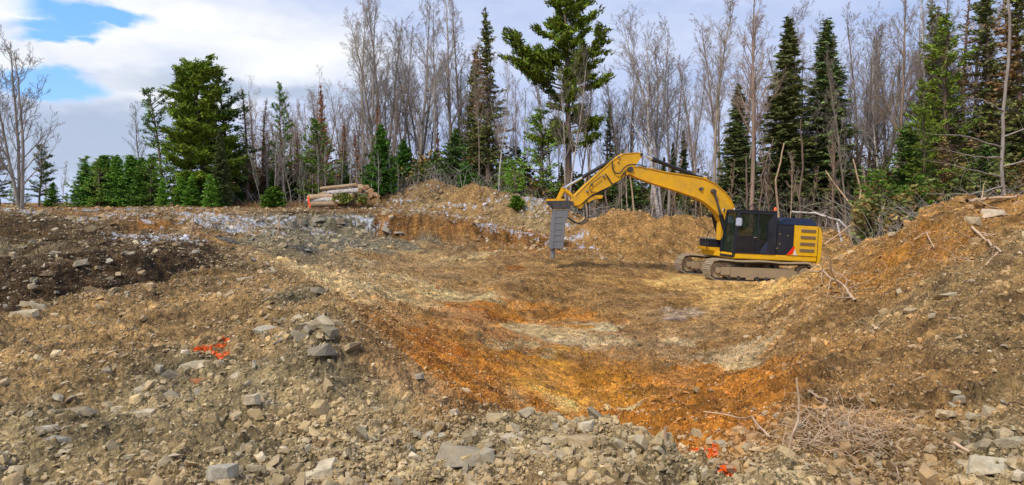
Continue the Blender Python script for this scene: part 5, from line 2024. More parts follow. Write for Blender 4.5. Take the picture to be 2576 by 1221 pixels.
proto('pineBig', make_pine(21, 17.5, 4.4, .28, 84, (.075, .115, .016), .55, r0=.24, tri=.26, nt=8, cd=1.25, prof_fn=lambda t: (.62 + 1.1 * t if t < .35 else 1.0 - .75 * (t - .35)) * (.72 + .28 * math.sin(6.3 * t * 3.2 + 1)) if t < .85 else 0.6 - (t - .85) * 3), 17.5, 1)
proto('pineRound', make_pine(22, 8.8, 2.1, .03, 190, (.08, .13, .018), .5, r0=.14, tri=.2, nt=8, cd=1.35, prof_fn=lambda t: (1 - (1.8 * t - .9) ** 4 * .7) ** .5 * (.82 if t > .5 else 1)), 8.8, 1)
proto('pineB', make_pine(23, 8.5, 1.8, .2, 75, (.06, .10, .03), .5, r0=.12, tri=.17, nt=6), 8.5, 1)
proto('pineC', make_pine(24, 8, 2.0, .28, 34, (.06, .11, .04), .6, r0=.10, tri=.16, nt=6, cd=.9), 8, 1)
proto('pineY', make_pine(25, 6, 1.7, .08, 60, (.10, .18, .04), .5, r0=.07, tri=.16, nt=5, cd=.8), 6, 1)
proto('pineT', make_pine(26, 14, 2.1, .25, 85, (.10, .15, .03), .4, r0=.16, tri=.18, nt=6, cd=.85), 14, 1)
proto('shrub', make_conifer(27, 1.6, .75, .0, -.2, .07, 9, .45, (.055, .12, .014), .10, 6, ragged=.25, up=.3, name='evergreen_shrub', cs=.06), 1.6, 1)
for _k, _v in TREE_H.items():
    for _c in children(_v[0]):
        pass


def tree(key, px, top, Y, label, group=None, cat='tree', wide=1.0, tint=(1, 1, 1), yaw=None, tilt=0.0):
    """a tree of a kind, standing at distance Y on bearing px, its tip on the sight line top"""
    pr = TREE_H[key]
    x = (px - 1288) / F * Y
    zg = float(H(np.array([x]), np.array([Y]))[0])
    zt = EYE - (top - 510) / F * Y
    s = max(0.15, (zt - zg) / pr[1])
    if not pr[3]:
        pr[3] = True
        o = pr[0]
        COL.objects.link(o)
        CH[o.name] = [c for c in bpy.data.objects if c.parent is o]
    else:
        o = copy_tree(pr[0])
    o.location = (x, Y, zg - .02)
    o.rotation_euler = (tilt * .3, tilt, _rz.uniform(0, 6.28) if yaw is None else yaw)
    o.scale = (s * wide, s * wide, s)
    o["label"] = label
    o["category"] = cat
    if group:
        o["group"] = group
    elif "group" in o:
        del o["group"]
    j = _rz.uniform(.88, 1.14)
    for c in children(o):
        c.color = (tint[0] * j, tint[1] * j, tint[2] * j, 1)
    return o


# --- singled-out trees
tree('fanB', 55, 95, 30, 'large bare forked tree at the left edge against the clouds', wide=1.05, yaw=.6)
tree('fanB', -30, 210, 31, 'bare forked tree cut by the left frame edge', wide=1.0, yaw=2.)
tree('pineB', 97, 362, 45, 'short dark pine behind the large bare tree at the left', wide=1.1, tint=(.7, .75, .8))
tree('pineB', 0, 372, 46, 'dark pine at the left frame edge', wide=1.2, tint=(.7, .75, .8))
tree('aspenC', 158, 405, 52, 'small thin bare tree left of the young fir row')
tree('aspenC', 378, 262, 46, 'thin bare tree leaning left above the young fir row', tilt=-.22, wide=1.1, yaw=1.)
tree('pineC', 414, 220, 44, 'slender open pine just left of the big rounded pine', wide=1.0, tint=(.95, 1, 1))
tree('pineRound', 508, 172, 42, 'big dense rounded pine, the bulkiest green tree on the left', wide=1.18)
tree('pineB', 583, 178, 44, 'dark pine crowded against the right side of the big rounded pine', wide=1.2, tint=(.75, .85, .85))
tree('spruceA', 556, 322, 40, 'narrow black-green spruce below the right side of the rounded pine', wide=1.5, tint=(.8, .8, .8))
tree('larchA', 622, 215, 45, 'grey-brown leafless larch right of the rounded pine', wide=1.3, tint=(.95, .95, 1))
tree('larchA', 662, 240, 47, 'second grey-brown larch, shorter, left of the slim green pine', wide=1.2)
tree('pineT', 706, 205, 46, 'slim blue-green pine with a ragged spire left of the reddish cone', wide=.75, tint=(.8, 1., 1.3))
tree('larchB', 816, 205, 46, 'dense reddish-brown cone-shaped tree left of centre', wide=1.0)
tree('pineY', 815, 300, 43, 'green pine growing in front of the reddish cone', wide=1.1, tint=(.75, .8, .7))
tree('larchB', 868, 300, 48, 'dull brown cone-shaped tree right of the reddish cone', wide=.9, tint=(.8, .85, .9))
tree('larchB', 944, 241, 48, 'narrow reddish spire above the dark fir', wide=.55, tint=(.95, .9, .9))
tree('larchB', 1102, 258, 50, 'narrow reddish spire among tall bare trunks', wide=.5, tint=(.9, .9, .9))
tree('larchB', 900, 320, 47, 'low reddish brown tree behind the leaning saplings', wide=.9, tint=(.8, .8, .8))
tree('firA', 960, 312, 42.5, 'rounded dark green fir right behind the log pile', wide=.95, tint=(.75, .9, .8))
tree('firC', 1140, 318, 46, 'broad drooping spruce standing behind the rubble heap', wide=1.15)
tree('firA', 1020, 348, 48, 'fir half hidden between the dark fir and the broad spruce', tint=(.7, .8, .7))
tree('spruceC', 1228, 12, 49, 'tall ragged brown-topped spruce left of the giant pine', wide=1.0, tint=(1, .95, .95))
tree('spruceB', 1196, 118, 51, 'dense spruce leaning against the tall ragged spruce', wide=.9, tint=(1.1, 1.0, .9))
tree('birchB', 1256, 150, 43, 'slim white-trunked birch in front of the tall ragged spruce', wide=.8, tilt=-.04)
tree('pineBig', 1432, -115, 47, 'giant white pine with upswept limbs towering above the excavator arm', wide=1.0, yaw=.5)
tree('birchA', 1425, 120, 43, 'pale bare tree growing in front of the giant white pine', wide=.75, tint=(.8, .75, .7))
tree('pineY', 1368, 270, 47, 'airy light green young pine left of the giant white pine trunk', wide=1.25, tint=(1.1, 1.1, 1.2))
tree('pineY', 1300, 400, 42.5, 'low bright green pine behind the left shoulder of the spoil heap', wide=1.6, tint=(1, 1.15, .9))
tree('birchA', 1666, 5, 46, 'tall white double-trunked birch with a wide fan of fine twigs', wide=1.25, yaw=.3)
tree('birchB', 1640, 60, 47, 'white birch just left of the double-trunked birch', wide=1.1)
tree('aspenD', 1793, -20, 44, 'tall grey trunk with high crown right of the arm cylinder', wide=1.0, tint=(1.1, 1.05, .95))
tree('aspenB', 1889, -60, 41, 'tall reddish-grey trunk standing over the boom foot', wide=.95, tint=(1.1, .9, .8))
tree('spruceA', 1851, 205, 45, 'dark narrow spruce behind the boom', wide=1.7, tint=(1, 1, 1))
tree('spruceB', 1722, 322, 50, 'short dark spruce seen beyond the boom crest', wide=.8, tint=(.9, 1, 1))
tree('spruceB', 1690, 352, 51, 'shorter dark spruce left of the one beyond the boom crest', wide=.8, tint=(.9, 1, 1))
tree('spruceC', 1534, 255, 55, 'thin open spruce seen between giant pine and arm', wide=.8, tint=(.9, 1, 1))
tree('spruceA', 1976, 34, 46, 'tall dark spruce, left one of the pair above the cab', wide=1.6, tint=(1.05, .95, .9))
tree('spruceA', 2079, 44, 47, 'tall dark spruce, right one of the pair above the engine hood', wide=1.75, tint=(1.0, 1.1, 1.1))
tree('aspenC', 2128, 140, 42, 'thin leaning bare trunk right of the spruce pair', wide=.7, tilt=.05, tint=(.8, .75, .7))
tree('fanA', 2188, 40, 46, 'wide bare tree with upswept twigs right of the spruce pair', wide=1.0)
tree('birchB', 2222, 110, 45, 'white slender birch under the wide bare tree', wide=.9)
tree('aspenB', 2258, -60, 43, 'tall brown-grey trunk leaving the frame top right of the wide bare tree', wide=.9, tint=(1., .85, .75))
tree('birchB', 2312, -30, 44, 'white birch with crossing limbs beside the green pine', wide=1.0)
tree('spruceC', 2352, -10, 45, 'brown-topped spruce behind the big green pine on the right', wide=1.0)
tree('pineT', 2385, 40, 41, 'big green pine on the right with layered boughs', wide=1.25, tint=(.95, 1., .9))
tree('pineT', 2330, 200, 38, 'smaller green pine with low boughs left of the big right-hand pine', wide=1.1, tint=(.9, .95, .85))
tree('larchA', 2425, -50, 43, 'tall brown larch at the upper right', wide=1.0)
tree('spruceC', 2482, -90, 40, 'tall rusty brown trunk with dead boughs near the right edge', wide=1.1, tint=(.85, .85, .9))
tree('spruceC', 2566, -120, 38, 'dark trunk with dead boughs at the right frame edge', wide=1.1, tint=(1., .9, .85))
tree('larchA', 2545, -80, 44, 'brown larch between the dark trunk and the lichen-covered snag', wide=1.2)
tree('pineY', 2230, 425, 38, 'bright green low pine boughs behind the spoil bank', wide=1.5, tint=(.85, 1., .8))
tree('pineY', 2290, 440, 36, 'low green pine at the crest of the spoil bank', wide=1.3, tint=(.8, .95, .75))
tree('shrub', 688, 470, 40, 'small round bright green shrub left of the orange stake', cat='shrub', wide=1.35)
tree('shrub', 1300, 492, 39.5, 'bright green shrub at the back of the spoil heap', cat='shrub', wide=1.6)


def many(key, n, x0, x1, t0, t1, Y0, Y1, label, group, wide=(.85, 1.2), tints=((1, 1, 1),), cat='tree', tilt=0.0):
    keys = key if isinstance(key, tuple) else (key,)
    for k in range(n):
        px = x0 + (x1 - x0) * (k + _rz.random()) / n
        tree(_rz.choice(keys), px, _rz.uniform(t0, t1), _rz.uniform(Y0, Y1), label, group, cat, _rz.uniform(*wide), _rz.choice(tints), tilt=_rz.gauss(tilt, .05))


many(('firA', 'firB', 'pineY', 'firA'), 13, 195, 410, 384, 412, 39, 42, 'young dark green fir in the tight row left of the rounded pine', 'young firs of the left row', (1.1, 1.5), ((.8, .9, .85), (.95, 1, .9)))
many(('pineY', 'firB'), 5, -60, 190, 455, 490, 40, 44, 'low olive green bush at the foot of the large bare tree', 'low bushes at the left edge', (1.1, 1.6), ((.75, .7, .7), (1, 1, .9)), 'bush')
many(('firA', 'firB'), 6, 400, 560, 430, 470, 38.5, 41, 'low young pine at the foot of the rounded pine', 'young pines under the rounded pine', (1., 1.5), ((1, 1.05, .8), (1.2, 1.2, .9)))
many(('sapA', 'sapB', 'sapA', 'sapC'), 34, 655, 1010, 300, 420, 41, 45, 'thin pale leaning sapling behind the log pile', 'pale saplings behind the log pile', (.7, 1.1), ((1, 1, 1), (.85, .85, .85)), 'sapling', tilt=-.06)
many(('aspenA', 'aspenC', 'fanA'), 12, 640, 930, 190, 300, 49, 55, 'fine-twigged bare tree in the mixed wood left of centre', 'bare trees left of centre', (.8, 1.2), ((1, .96, .94), (1.05, 1, .98)))
many(('aspenA', 'aspenB', 'aspenD'), 13, 890, 1190, -25, 80, 46, 52, 'tall bare trunk in the tall stand behind the rubble heap', 'tall bare trees behind the rubble heap', (.8, 1.05), ((1, 1, 1), (1.15, 1.1, 1.05)))
many(('aspenA', 'aspenC', 'fanA'), 8, 930, 1290, 110, 240, 50, 58, 'bare tree standing low among the tall stand behind the rubble heap', 'lower bare trees behind the rubble heap', (.9, 1.2), ((1, 1, 1),))
many(('aspenA', 'aspenC', 'birchB'), 10, 1280, 1600, 100, 260, 48, 58, 'bare tree around the giant white pine', 'bare trees around the giant pine', (.8, 1.1), ((.9, .9, .9), (1, .95, .9)))
many(('aspenA', 'aspenB', 'fanA', 'aspenC'), 10, 1560, 1960, 20, 170, 47, 58, 'bare grey tree behind the excavator boom', 'bare trees behind the boom', (.85, 1.2), ((1, .98, 1.05), (1.1, 1, 1)))
many(('aspenA', 'aspenB', 'fanA', 'aspenC'), 12, 1960, 2330, 0, 160, 47, 58, 'bare twiggy tree in the wood above the counterweight', 'bare trees above the counterweight', (.85, 1.15), ((1, .95, .95), (.85, .75, .72)))
many(('spruceC', 'larchA', 'aspenB'), 14, 2330, 2760, -80, 120, 42, 54, 'brownish tree in the dense wood at the right edge', 'trees of the dense right-hand wood', (.9, 1.25), ((.9, .85, .85), (1.05, .95, .85)))
many(('spruceB', 'firC', 'spruceB'), 13, 1270, 1900, 380, 470, 46, 54, 'short dark spruce in the shade under the bare trees', 'short dark spruces of the wood', (.85, 1.15), ((.8, .85, .85), (.95, 1, .9)))
many(('firC', 'deadfirA', 'spruceB'), 20, 1850, 2350, 330, 470, 43, 52, 'dull green and brown spruce in the thicket behind the machine', 'thicket spruces behind the machine', (1., 1.4), ((.9, .9, .85), (1, .9, .8)))
many(('deadfirA', 'firC', 'deadfirA'), 16, 2250, 2700, 300, 450, 34, 46, 'half dead spruce crowding behind the right spoil bank', 'half dead spruces behind the right bank', (1., 1.4), ((.95, .9, .85), (1.05, 1., .9)))
many(('firC', 'firA', 'spruceB'), 14, 620, 1280, 390, 450, 45, 52, 'dark fir low in the mixed wood', 'low dark firs of the mixed wood', (.9, 1.3), ((.8, .85, .8), (1, 1, .9)))
many(('larchA', 'aspenC'), 5, -160, 170, 400, 450, 50, 60, 'faint bare tree far off at the left', 'far bare trees at the left', (.8, 1.2), ((.9, .9, 1.),))
many(('sapC', 'sapB', 'sapC'), 26, 1480, 2330, 330, 480, 41.5, 45, 'bare pole-thin trunk at the edge of the wood', 'pole-thin trunks at the wood edge', (.7, 1.0), ((1.3, 1.05, .85), (1, .9, .8)), 'sapling')

many(('aspenD', 'aspenA', 'aspenD'), 10, 640, 1300, 150, 330, 45, 50, 'straight slim reddish-brown trunk in the wood left of the giant pine', 'slim trunks left of the giant pine', (.55, .8), ((1.05, .92, .84), (1, .9, .84)))
many(('aspenD', 'aspenB', 'aspenD'), 22, 1480, 2450, 60, 330, 44, 50, 'straight slim brown trunk in the wood behind the machine', 'slim trunks behind the machine', (.5, .75), ((1.05, .92, .84), (1, .9, .84), (.8, .72, .68)))
many(('pineY', 'firA', 'pineC'), 12, 590, 1290, 380, 470, 43.5, 47, 'bushy mid-green young evergreen along the wood edge left of the giant pine', 'young evergreens along the wood edge', (1.1, 1.6), ((.8, .85, .75), (.65, .8, .7)))
many(('larchA', 'larchB'), 8, 560, 780, 260, 400, 45, 50, 'leafless grey-brown larch among the pale trunks left of the log pile', 'leafless larches left of the log pile', (1.0, 1.4), ((.75, .75, .8), (.7, .66, .66)))

# --- far-off wood, brush and litter: nobody could count these
def merge_forest():
    rs = np.random.RandomState(3)
    for nm, keys, cnt, hr, mat, part, lab in (
            ('distant_woods', ('aspenC', 'sapC', 'larchA'), 90, (6, 10), 'twig', 'crown', 'far-off bare wood seen between the nearer trunks'),):
        VV, FF, off = [], [], 0
        for k in range(cnt):
            key = keys[rs.randint(2)]
            pr = TREE_H[key]
            px = rs.uniform(600, 2800)
            Y = rs.uniform(60, 100)
            x = (px - 1288) / F * Y
            zg = float(H(np.array([x]), np.array([Y]))[0])
            s = rs.uniform(*hr) / pr[1] * Y / 60
            a = rs.uniform(0, 6.28)
            for c in children(pr[0]):
                me = c.data
                nv = len(me.vertices)
                v = np.empty(nv * 3, dtype=np.float32)
                me.vertices.foreach_get('co', v)
                v = v.reshape(-1, 3) * s
                lv = np.empty(len(me.loops), dtype=np.int32)
                me.loops.foreach_get('vertex_index', lv)
                f = lv.reshape(-1, 4)
                r = np.stack([v[:, 0] * math.cos(a) - v[:, 1] * math.sin(a) + x, v[:, 0] * math.sin(a) + v[:, 1] * math.cos(a) + Y, v[:, 2] + zg], 1)
                VV.append(r)
                FF.append(f + off)
                off += nv
        o = mesh_np(nm, np.concatenate(VV), np.concatenate(FF), M[mat])
        tag(o, lab, 'woods', kind='stuff')


def brush():
    rs = np.random.RandomState(8)
    rng = random.Random(8)
    tb = Tubes()
    # understory twigs
    for k in range(9500):
        px = rs.uniform(600, 2800)
        Y = rs.uniform(42.5, 56)
        if px < 1000 and rs.rand() < .6:
            continue
        if px > 2150:
            Y = rs.uniform(30, 50)
        x = (px - 1288) / F * Y
        h = rs.uniform(.5, 2.8) * (1.3 if px > 1800 else .8)
        a = rs.normal(0, .5, 2)
        tb.V.append(None)
        p0 = np.array([x, Y, 0])
        tb.V.pop()
        pts = [p0, p0 + [a[0] * h * .4 + rs.normal(0, .1), a[1] * h * .4, h * .55], p0 + [a[0] * h, a[1] * h, h * rs.uniform(.6, 1)]]
        tb.add(pts, [.014, .010, .005], 3)
    V = np.concatenate(tb.V)
    base = H(V[:, 0], V[:, 1])
    V[:, 2] += base - .1
    o = mesh_np('undergrowth', V, np.concatenate(tb.F), M['twig'])
    tag(o, 'tangle of brown brush and twigs on the forest floor', 'undergrowth', kind='stuff')
    # dark evergreen understory mass
    n = 52000
    px = rs.uniform(590, 2800, n)
    Y = np.where(px > 2150, rs.uniform(33, 50, n), rs.uniform(46, 56, n))
    x = (px - 1288) / F * Y
    cl = fbm(x, Y, .45, 3, 301)
    keep = (cl > -.14) & ((px > 1000) | (rs.rand(n) < .6))
    px, Y, x, cl = px[keep], Y[keep], x[keep], cl[keep]
    h = rs.rand(len(x)) ** .8 * (2.0 + 4.5 * np.clip(cl + .1, 0, 1))
    C = np.stack([x, Y, H(x, Y) + h], 1)
    S = rs.uniform(.14, .30, len(x))
    V, Fc, cc = needle_tris(rs, C, S, .35, 4, (.06, .075, .032), .5)
    br = (fbm(V[:, 0], V[:, 2] * 1.5 + V[:, 1], .5, 3, 311) > .0)[:, None]
    cc = np.where(br, cc * np.array((2.1, 1.25, 1.5)), cc)
    o = mesh_np('evergreen_brush', V, Fc, M['leaf'], col=cc)
    tag(o, 'mass of low dark evergreen boughs filling the wood', 'undergrowth', kind='stuff')
    # dry grass fringe in the field
    n = 26000
    px = rs.uniform(-200, 1100, n)
    Y = rs.uniform(33, 46, n)
    x = (px - 1288) / F * Y
    dn = fbm(x, Y, .5, 4, 331) > -.12
    tall = (px > 560) & (px < 790)
    x, Y, px, tall = x[dn], Y[dn], px[dn], tall[dn]
    n = len(x)
    h = rs.uniform(.05, .18, n) * np.where(tall & (Y > 40.5), 3.2, 1)
    z = H(x, Y)
    dx = rs.normal(0, .35, n) * h
    V = np.stack([np.stack([x - .012, Y, z - .03], 1), np.stack([x + .012, Y, z - .03], 1), np.stack([x + dx, Y + rs.normal(0, .1, n), z + h], 1)], 1).reshape(-1, 3)
    base = np.array([(.17, .105, .07), (.15, .075, .055), (.2, .14, .1), (.12, .06, .045), (.06, .075, .035)])[rs.randint(0, 5, n)]
    o = mesh_np('dry_grass', V, np.arange(3 * n).reshape(-1, 3), M['leaf'], col=np.repeat(base, 3, 0))
    tag(o, 'dry reddish grass and weeds on the field before the trees', 'grass', kind='stuff')


merge_forest()
brush()


# ------------------------------------------------------------------ fallen and leaning wood, sticks, stakes, logs
def pole(pts, r0, r1, label, name='fallen_trunk', cat='trunk', mat='birch', twigs=0, group=None, seed=1, n=8, tw_len=.6, tw_r=None):
    """a stem through points given as sight line + distance"""
    P = []
    bases = [hit([p[0]], [p[1]])[0] for p in pts if len(p) == 2]
    for p in pts:
        if len(p) == 4:
            h = hit([p[0]], [p[1]])[0]
            P.append(np.array([h[0], h[1], h[2] + p[3]]))
        elif len(p) == 3 and p[2] == 'b':
            w = wp(p[0], p[1], bases[0][1] - .02)
            P.append(np.array([w[0], w[1], w[2] + EYE]))
        elif len(p) == 3:
            w = wp(*p)
            P.append(np.array([w[0], w[1], w[2] + EYE]))
        else:
            h = hit([p[0]], [p[1]])[0]
            P.append(np.array([h[0], h[1], h[2] + r0 * .5]))
    rng = random.Random(seed)
    Q_ = []
    for a, b in zip(P[:-1], P[1:]):
        for t in (0, .25, .5, .75):
            Q_.append(a + (b - a) * t + np.array([rng.gauss(0, 1), 0, rng.gauss(0, 1)]) * np.linalg.norm(b - a) * .012)
    Q_.append(P[-1])
    base = Q_[0].copy()
    tb = Tubes()
    m = len(Q_)
    loc = [q - base for q in Q_]
    tb.add(loc, np.linspace(r0, r1, m), n)
    o = tb.obj(name, M[mat])
    o.location = base
    tag(o, label, cat, group)
    if twigs:
        tw = Tubes()
        for k in range(twigs):
            i = rng.randrange(int(m * .25), m - 1)
            d = perp_dir(rng, loc[i + 1] - loc[i], rng.uniform(.5, 1.1))
            L = tw_len * rng.uniform(.4, 1.2)
            pp, _ = wander(rng, loc[i], d, L, 4, .16, .02)
            r = tw_r or max(r1 * .7, .006)
            tw.add(pp, np.linspace(r, r * .35, 5), 4)
        t_ = tw.obj('twigs', M[mat], o)
    return o


pole([(1990, 534, 41), (2050, 536, 41), (2110, 556, 40), (2175, 612, 38.5)], .07, .05, 'pale fallen birch arching down behind the counterweight', twigs=6)
pole([(2105, 563, 40), (2125, 625, 38.5)], .06, .08, 'broken white stub under the fallen birch')
pole([(2075, 432, 42), (2160, 535, 41)], .04, .06, 'pale leaning pole above the fallen birch', mat='stick')
pole([(2225, 512, 38), (2200, 585, 36)], .03, .05, 'short leaning brown stick stump behind the spoil bank', mat='stick')
pole([(2205, 528, 39), (2135, 570, 39), (2070, 620, 39)], .035, .05, 'thin brown pole leaning the other way behind the counterweight', mat='stick')
pole([(1885, 400, 42), (1900, 330, 42), (1935, 300, 42)], .05, .02, 'curved dead branch above the boom', mat='bark', twigs=5)
pole([(1945, 350, 41), (1925, 420, 41), (1910, 540, 41)], .035, .06, 'forked dead tree above the cab', mat='pinebark', twigs=10, tw_len=1.4)
pole([(2524, 492, 24), (2520, 400, 24), (2527, 250, 24), (2540, 80, 24), (2536, -60, 24)], .065, .04, 'lichen-grey snag with long drooping bare branches near the right edge', name='dead_snag', cat='dead tree', mat='bark', twigs=0)
for k, (a, b, c) in enumerate([((2520, 446, 24), (2430, 425, 23), (2320, 400, 22.5)), ((2520, 400, 24), (2450, 392, 23), (2355, 372, 22.5)), ((2522, 372, 24), (2440, 345, 23.5), (2330, 335, 23)),
                               ((2522, 470, 24), (2440, 490, 23), (2330, 488, 22.8)), ((2524, 345, 24), (2590, 320, 23.5), (2650, 330, 23)), ((2522, 420, 24), (2600, 400, 23.5), (2680, 395, 23)),
                               ((2526, 280, 24), (2470, 250, 23.5), (2420, 255, 23))]):
    br = pole([a, b, c], .035, .008, None, name='branch', cat=None, mat='bark', twigs=9, seed=40 + k, tw_len=.9, n=5)
    # a branch is part of the snag
    sn_ = bpy.data.objects['dead_snag']
    br.parent = sn_
    br.location = br.location - sn_.location
many_poles = [((1868 + 12), 545, 395, 42), (1960, 548, 360, 42.5), (2010, 545, 300, 42), (1595, 540, 430, 44), (1530, 530, 440, 44), (1478, 528, 420, 45), (2095, 560, 330, 42), (2160, 560, 400, 41), (1700, 545, 470, 43)]
for k, (px, b, t, Y) in enumerate(many_poles):
    pole([(px, b + 15, Y), (px + _rz.uniform(-10, 10), (b + t) / 2, Y), (px + _rz.uniform(-16, 16), t, Y)], .075, .04, 'broken brown pole standing at the wood edge', name='broken_pole', cat='pole', mat='stick' if k % 2 else 'pinebark', group='broken poles at the wood edge', seed=60 + k)
# sticks and roots in the foreground
pole([(1985, 1148), (1992, 1095, 'b'), (2009, 1058, 'b'), (2010, 1010, 'b'), (2004, 950, 'b')], .009, .006, 'forked pinkish stick standing upright in the root clump', name='stick', cat='stick', mat='stick', twigs=3, tw_len=.25, tw_r=.006, seed=3)
pole([(1770, 1052, 'g', .06), (1850, 1070, 'g', .09), (1905, 1095, 'g', .08), (1940, 1112, 'g', .02)], .007, .009, 'long thin stick lying left of the upright stick', name='stick', cat='stick', mat='stick', seed=4)
pole([(2038, 996, 'g', .06), (2085, 1022, 'g', .03)], .009, .008, 'short pink stick lying right of the upright stick', name='stick', cat='stick', mat='stick', seed=5)
pole([(1674, 1112), (1674, 1074, 'b')], .012, .010, 'small pink stake poking up behind the foreground berm', name='stake', cat='stake', mat='stick', seed=6)
pole([(2034, 700, 'g', .25), (2085, 728, 'g', .3), (2120, 747, 'g', .22), (2152, 768, 'g', .05)], .018, .032, 'pale branching limb lying on the left end of the right spoil bank', name='branch', cat='branch', mat='stick', twigs=12, tw_len=1.2, tw_r=.014, seed=12)
pole([(2068, 694, 'g', .2), (2100, 722, 'g', .35), (2140, 745, 'g', .3)], .02, .012, 'thinner limb crossing the pale branching limb', name='branch', cat='branch', mat='stick', twigs=6, tw_len=.8, tw_r=.01, seed=13)
pole([(2430, 522, 'g', .15), (2480, 516, 'g', .15), (2560, 512, 'g', .15)], .05, .03, 'long pale log end lying along the crest of the right bank', name='branch', cat='branch', mat='stick', twigs=3, seed=14)
pole([(2445, 580, 'g', .05), (2475, 610, 'g', .08), (2520, 640, 'g', .02)], .03, .02, 'orange-brown root running down the top of the right bank', name='root', cat='root', mat='stick', twigs=5, tw_len=.5, seed=15)
pole([(2480, 670), (2510, 635, 'b')], .015, .01, 'pale twig pair sticking up on the upper right slope', name='stick', cat='stick', mat='stick', twigs=3, tw_len=.4, seed=16)
pole([(2300, 610, 'g', .05), (2330, 598, 'g', .12), (2350, 630, 'g', .04)], .02, .01, 'curled pale root in the torn soil of the right bank', name='root', cat='root', mat='stick', twigs=4, tw_len=.4, seed=17)
pole([(2400, 1128, 'g', .03), (2440, 1150, 'g', .02)], .012, .009, 'short pale stick near the lower right corner', name='stick', cat='stick', mat='stick', seed=18)
pole([(705, 545, 'b'), (700, 580, 'b'), (693, 608)], .02, .03, 'thin bare branch standing in the snowy patch at left', name='branch', cat='branch', mat='stick', twigs=7, tw_len=.9, tw_r=.012, seed=19)
pole([(485, 538, 'b'), (486, 565, 'b'), (478, 595)], .015, .03, 'forked dead branch standing on the snowy upper bank', name='branch', cat='branch', mat='stick', twigs=7, tw_len=.8, tw_r=.012, seed=20)


def root_mat():
    rs = np.random.RandomState(4)
    rng = random.Random(4)
    tb = Tubes()
    for k in range(520):
        if k < 330:
            px, py = rs.normal(2120, 75), rs.normal(1095, 28)
        elif k < 440:
            px, py = rs.uniform(2050, 2450), rs.uniform(575, 700)
        else:
            px, py = rs.uniform(1900, 2300), rs.uniform(900, 1200)
        if not (1880 < px < 2560 and 560 < py < 1215):
            continue
        h = hit([px], [py])[0]
        L = rs.uniform(.08, .38) * (1 if h[1] < 9 else 1.6)
        a = rs.uniform(0, 6.28)
        P, _ = wander(rng, h + [0, 0, .0], (math.cos(a), math.sin(a), rs.uniform(.0, .7)), L, 6, .28, -.09)
        r = rs.uniform(.0018, .0045) * (1 if h[1] < 9 else 2)
        tb.add(P, np.linspace(r, r * .4, 7), 3)
    o = tb.obj('roots', M['stick'])
    tag(o, 'fine torn roots matted in the brown soil at the right', 'roots', kind='stuff')


root_mat()


def stake(px, py, Y, h, label):
    x = (px - 1288) / F * Y
    z = float(H(np.array([x]), np.array([Y]))[0])
    e = empty('survey_stake', (x, Y, z))
    tag(e, label, 'stake')
    b = MB()
    b.prism([(-.02, -.1), (.02, -.1), (.02, h * .95), (0, h), (-.02, h * .95)], -.01, .01)
    s_ = b.build('post', M['stake'], e)
    b = MB()
    pts = [(-.05, -.02, h * 1.02), (-.06, -.03, h * .8), (-.03, -.03, h * .62), (.03, -.03, h * .45), (.08, -.03, h * .22)]
    for (p, q) in zip(pts, pts[1:]):
        p, q = Vector(p), Vector(q)
        v = [b.bm.verts.new(p + Vector((-.05, 0, 0))), b.bm.verts.new(p + Vector((.05, .012, 0))), b.bm.verts.new(q + Vector((.05, -.012, 0))), b.bm.verts.new(q + Vector((-.05, 0, 0)))]
        b.bm.faces.new(v)
    rb = b.build('ribbon', M['flag'], e)
    md = rb.modifiers.new('thick', 'SOLIDIFY')
    md.thickness = .012
    e.rotation_euler = (0, R(6), 0)


stake(776, 515, 38.2, .72, 'orange-ribboned survey stake beside the left end of the log pile')
stake(552, 520, 41.0, .35, 'tiny orange-ribboned survey stake in the grass under the rounded pine')


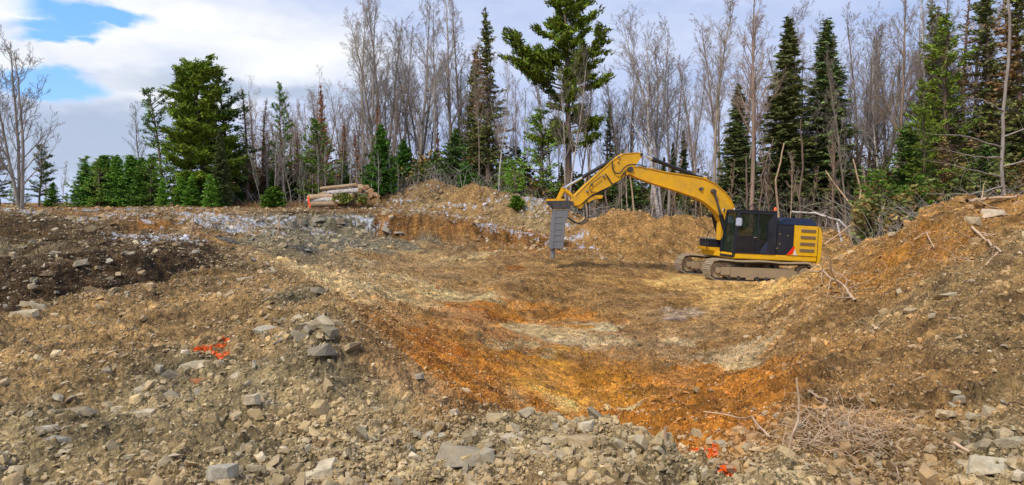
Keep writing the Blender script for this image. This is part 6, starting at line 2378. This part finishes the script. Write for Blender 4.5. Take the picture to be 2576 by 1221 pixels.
def logs():
    Y0 = 39.3
    rng = random.Random(31)
    rows = [  # apparent left x, right x, y at left, y at right, radius, distance offset
        (782, 845, 515, 513, .16, 0), (800, 862, 510, 508, .16, .3), (845, 905, 514, 511, .14, .1), (868, 925, 512, 508, .15, .6),
        (775, 838, 505, 503, .15, .4), (790, 880, 503, 500, .14, .2), (850, 925, 506, 501, .15, .5),
        (777, 888, 497, 493, .17, .1), (892, 932, 499, 492, .15, .7), (860, 928, 497, 490, .14, 1.0),
        (806, 900, 491, 486, .14, .5), (826, 905, 487, 480, .16, .2), (880, 930, 490, 484, .14, .9),
        (815, 900, 483, 478, .14, .6), (850, 917, 481, 473, .15, .4), (890, 935, 486, 479, .14, 1.1), (905, 945, 495, 489, .13, .8),
        (808, 897, 475, 465, .11, .5), (838, 912, 476, 468, .12, .9), (880, 925, 478, 470, .12, 1.2), (915, 952, 488, 494, .12, .6)]
    labs = {7: 'long tan log running across the front of the log pile', 17: 'topmost long thin tan log of the log pile', 11: 'white-barked birch log near the top of the log pile', 20: 'stray log slid off the right end of the log pile'}
    for k, (xa, xb, ya, yb_, r, dy) in enumerate(rows):
        Y = Y0 + dy
        A = np.array(wp(xa, ya, Y + .5)); B = np.array(wp(xb, yb_, Y - 1.0))
        A[2] += EYE; B[2] += EYE
        e = empty('log', tuple((A + B) / 2))
        e.location.z = (A[2] + B[2]) / 2
        d = Vector(B - A)
        L = d.length
        d.normalize()
        tag(e, labs.get(k, 'cut log stacked in the log pile'), 'log', None if k in labs else 'logs of the log pile')
        b = MB()
        a0, a1 = -d * L / 2, d * L / 2
        b.tube([a0, a0 * .33 + Vector((0, 0, rng.gauss(0, .015))), a1 * .33 + Vector((0, 0, rng.gauss(0, .015))), a1], [r * rng.uniform(.95, 1.1), r, r * .97, r * rng.uniform(.85, .95)], 12)
        bo = b.build('bark', M['birch'] if k in (1, 4, 9, 11, 13) else M['logbark'], e, smooth=True)
        bo.color = (*[rng.uniform(.85, 1.15)] * 3, 1)
        for a, s in ((a0, -1), (a1, 1)):
            b = MB()
            b.tube([a - d * s * .01, a + d * s * .006], r * .93, 12)
            b.build('cut_end', M['logend'], e)
    # some evergreen boughs thrown against the pile
    rs = np.random.RandomState(6)
    C = np.array([wp(rs.normal(862, 10), rs.normal(497, 6), 38.2) for _ in range(70)] + [wp(rs.normal(912, 7), rs.normal(500, 5), 38.3) for _ in range(40)])
    C[:, 2] += EYE
    V, Fc, cc = needle_tris(rs, C, np.full(len(C), .14), .8, 6, (.09, .11, .035), .5)
    o = mesh_np('cut_boughs', V, Fc, M['leaf'], col=cc)
    tag(o, 'cut green boughs lying against the log pile ends', 'boughs', kind='stuff')


logs()
for _r in [v[0] for v in TREE_H.values() if not v[3]]:
    for _c in children(_r):
        bpy.data.objects.remove(_c)
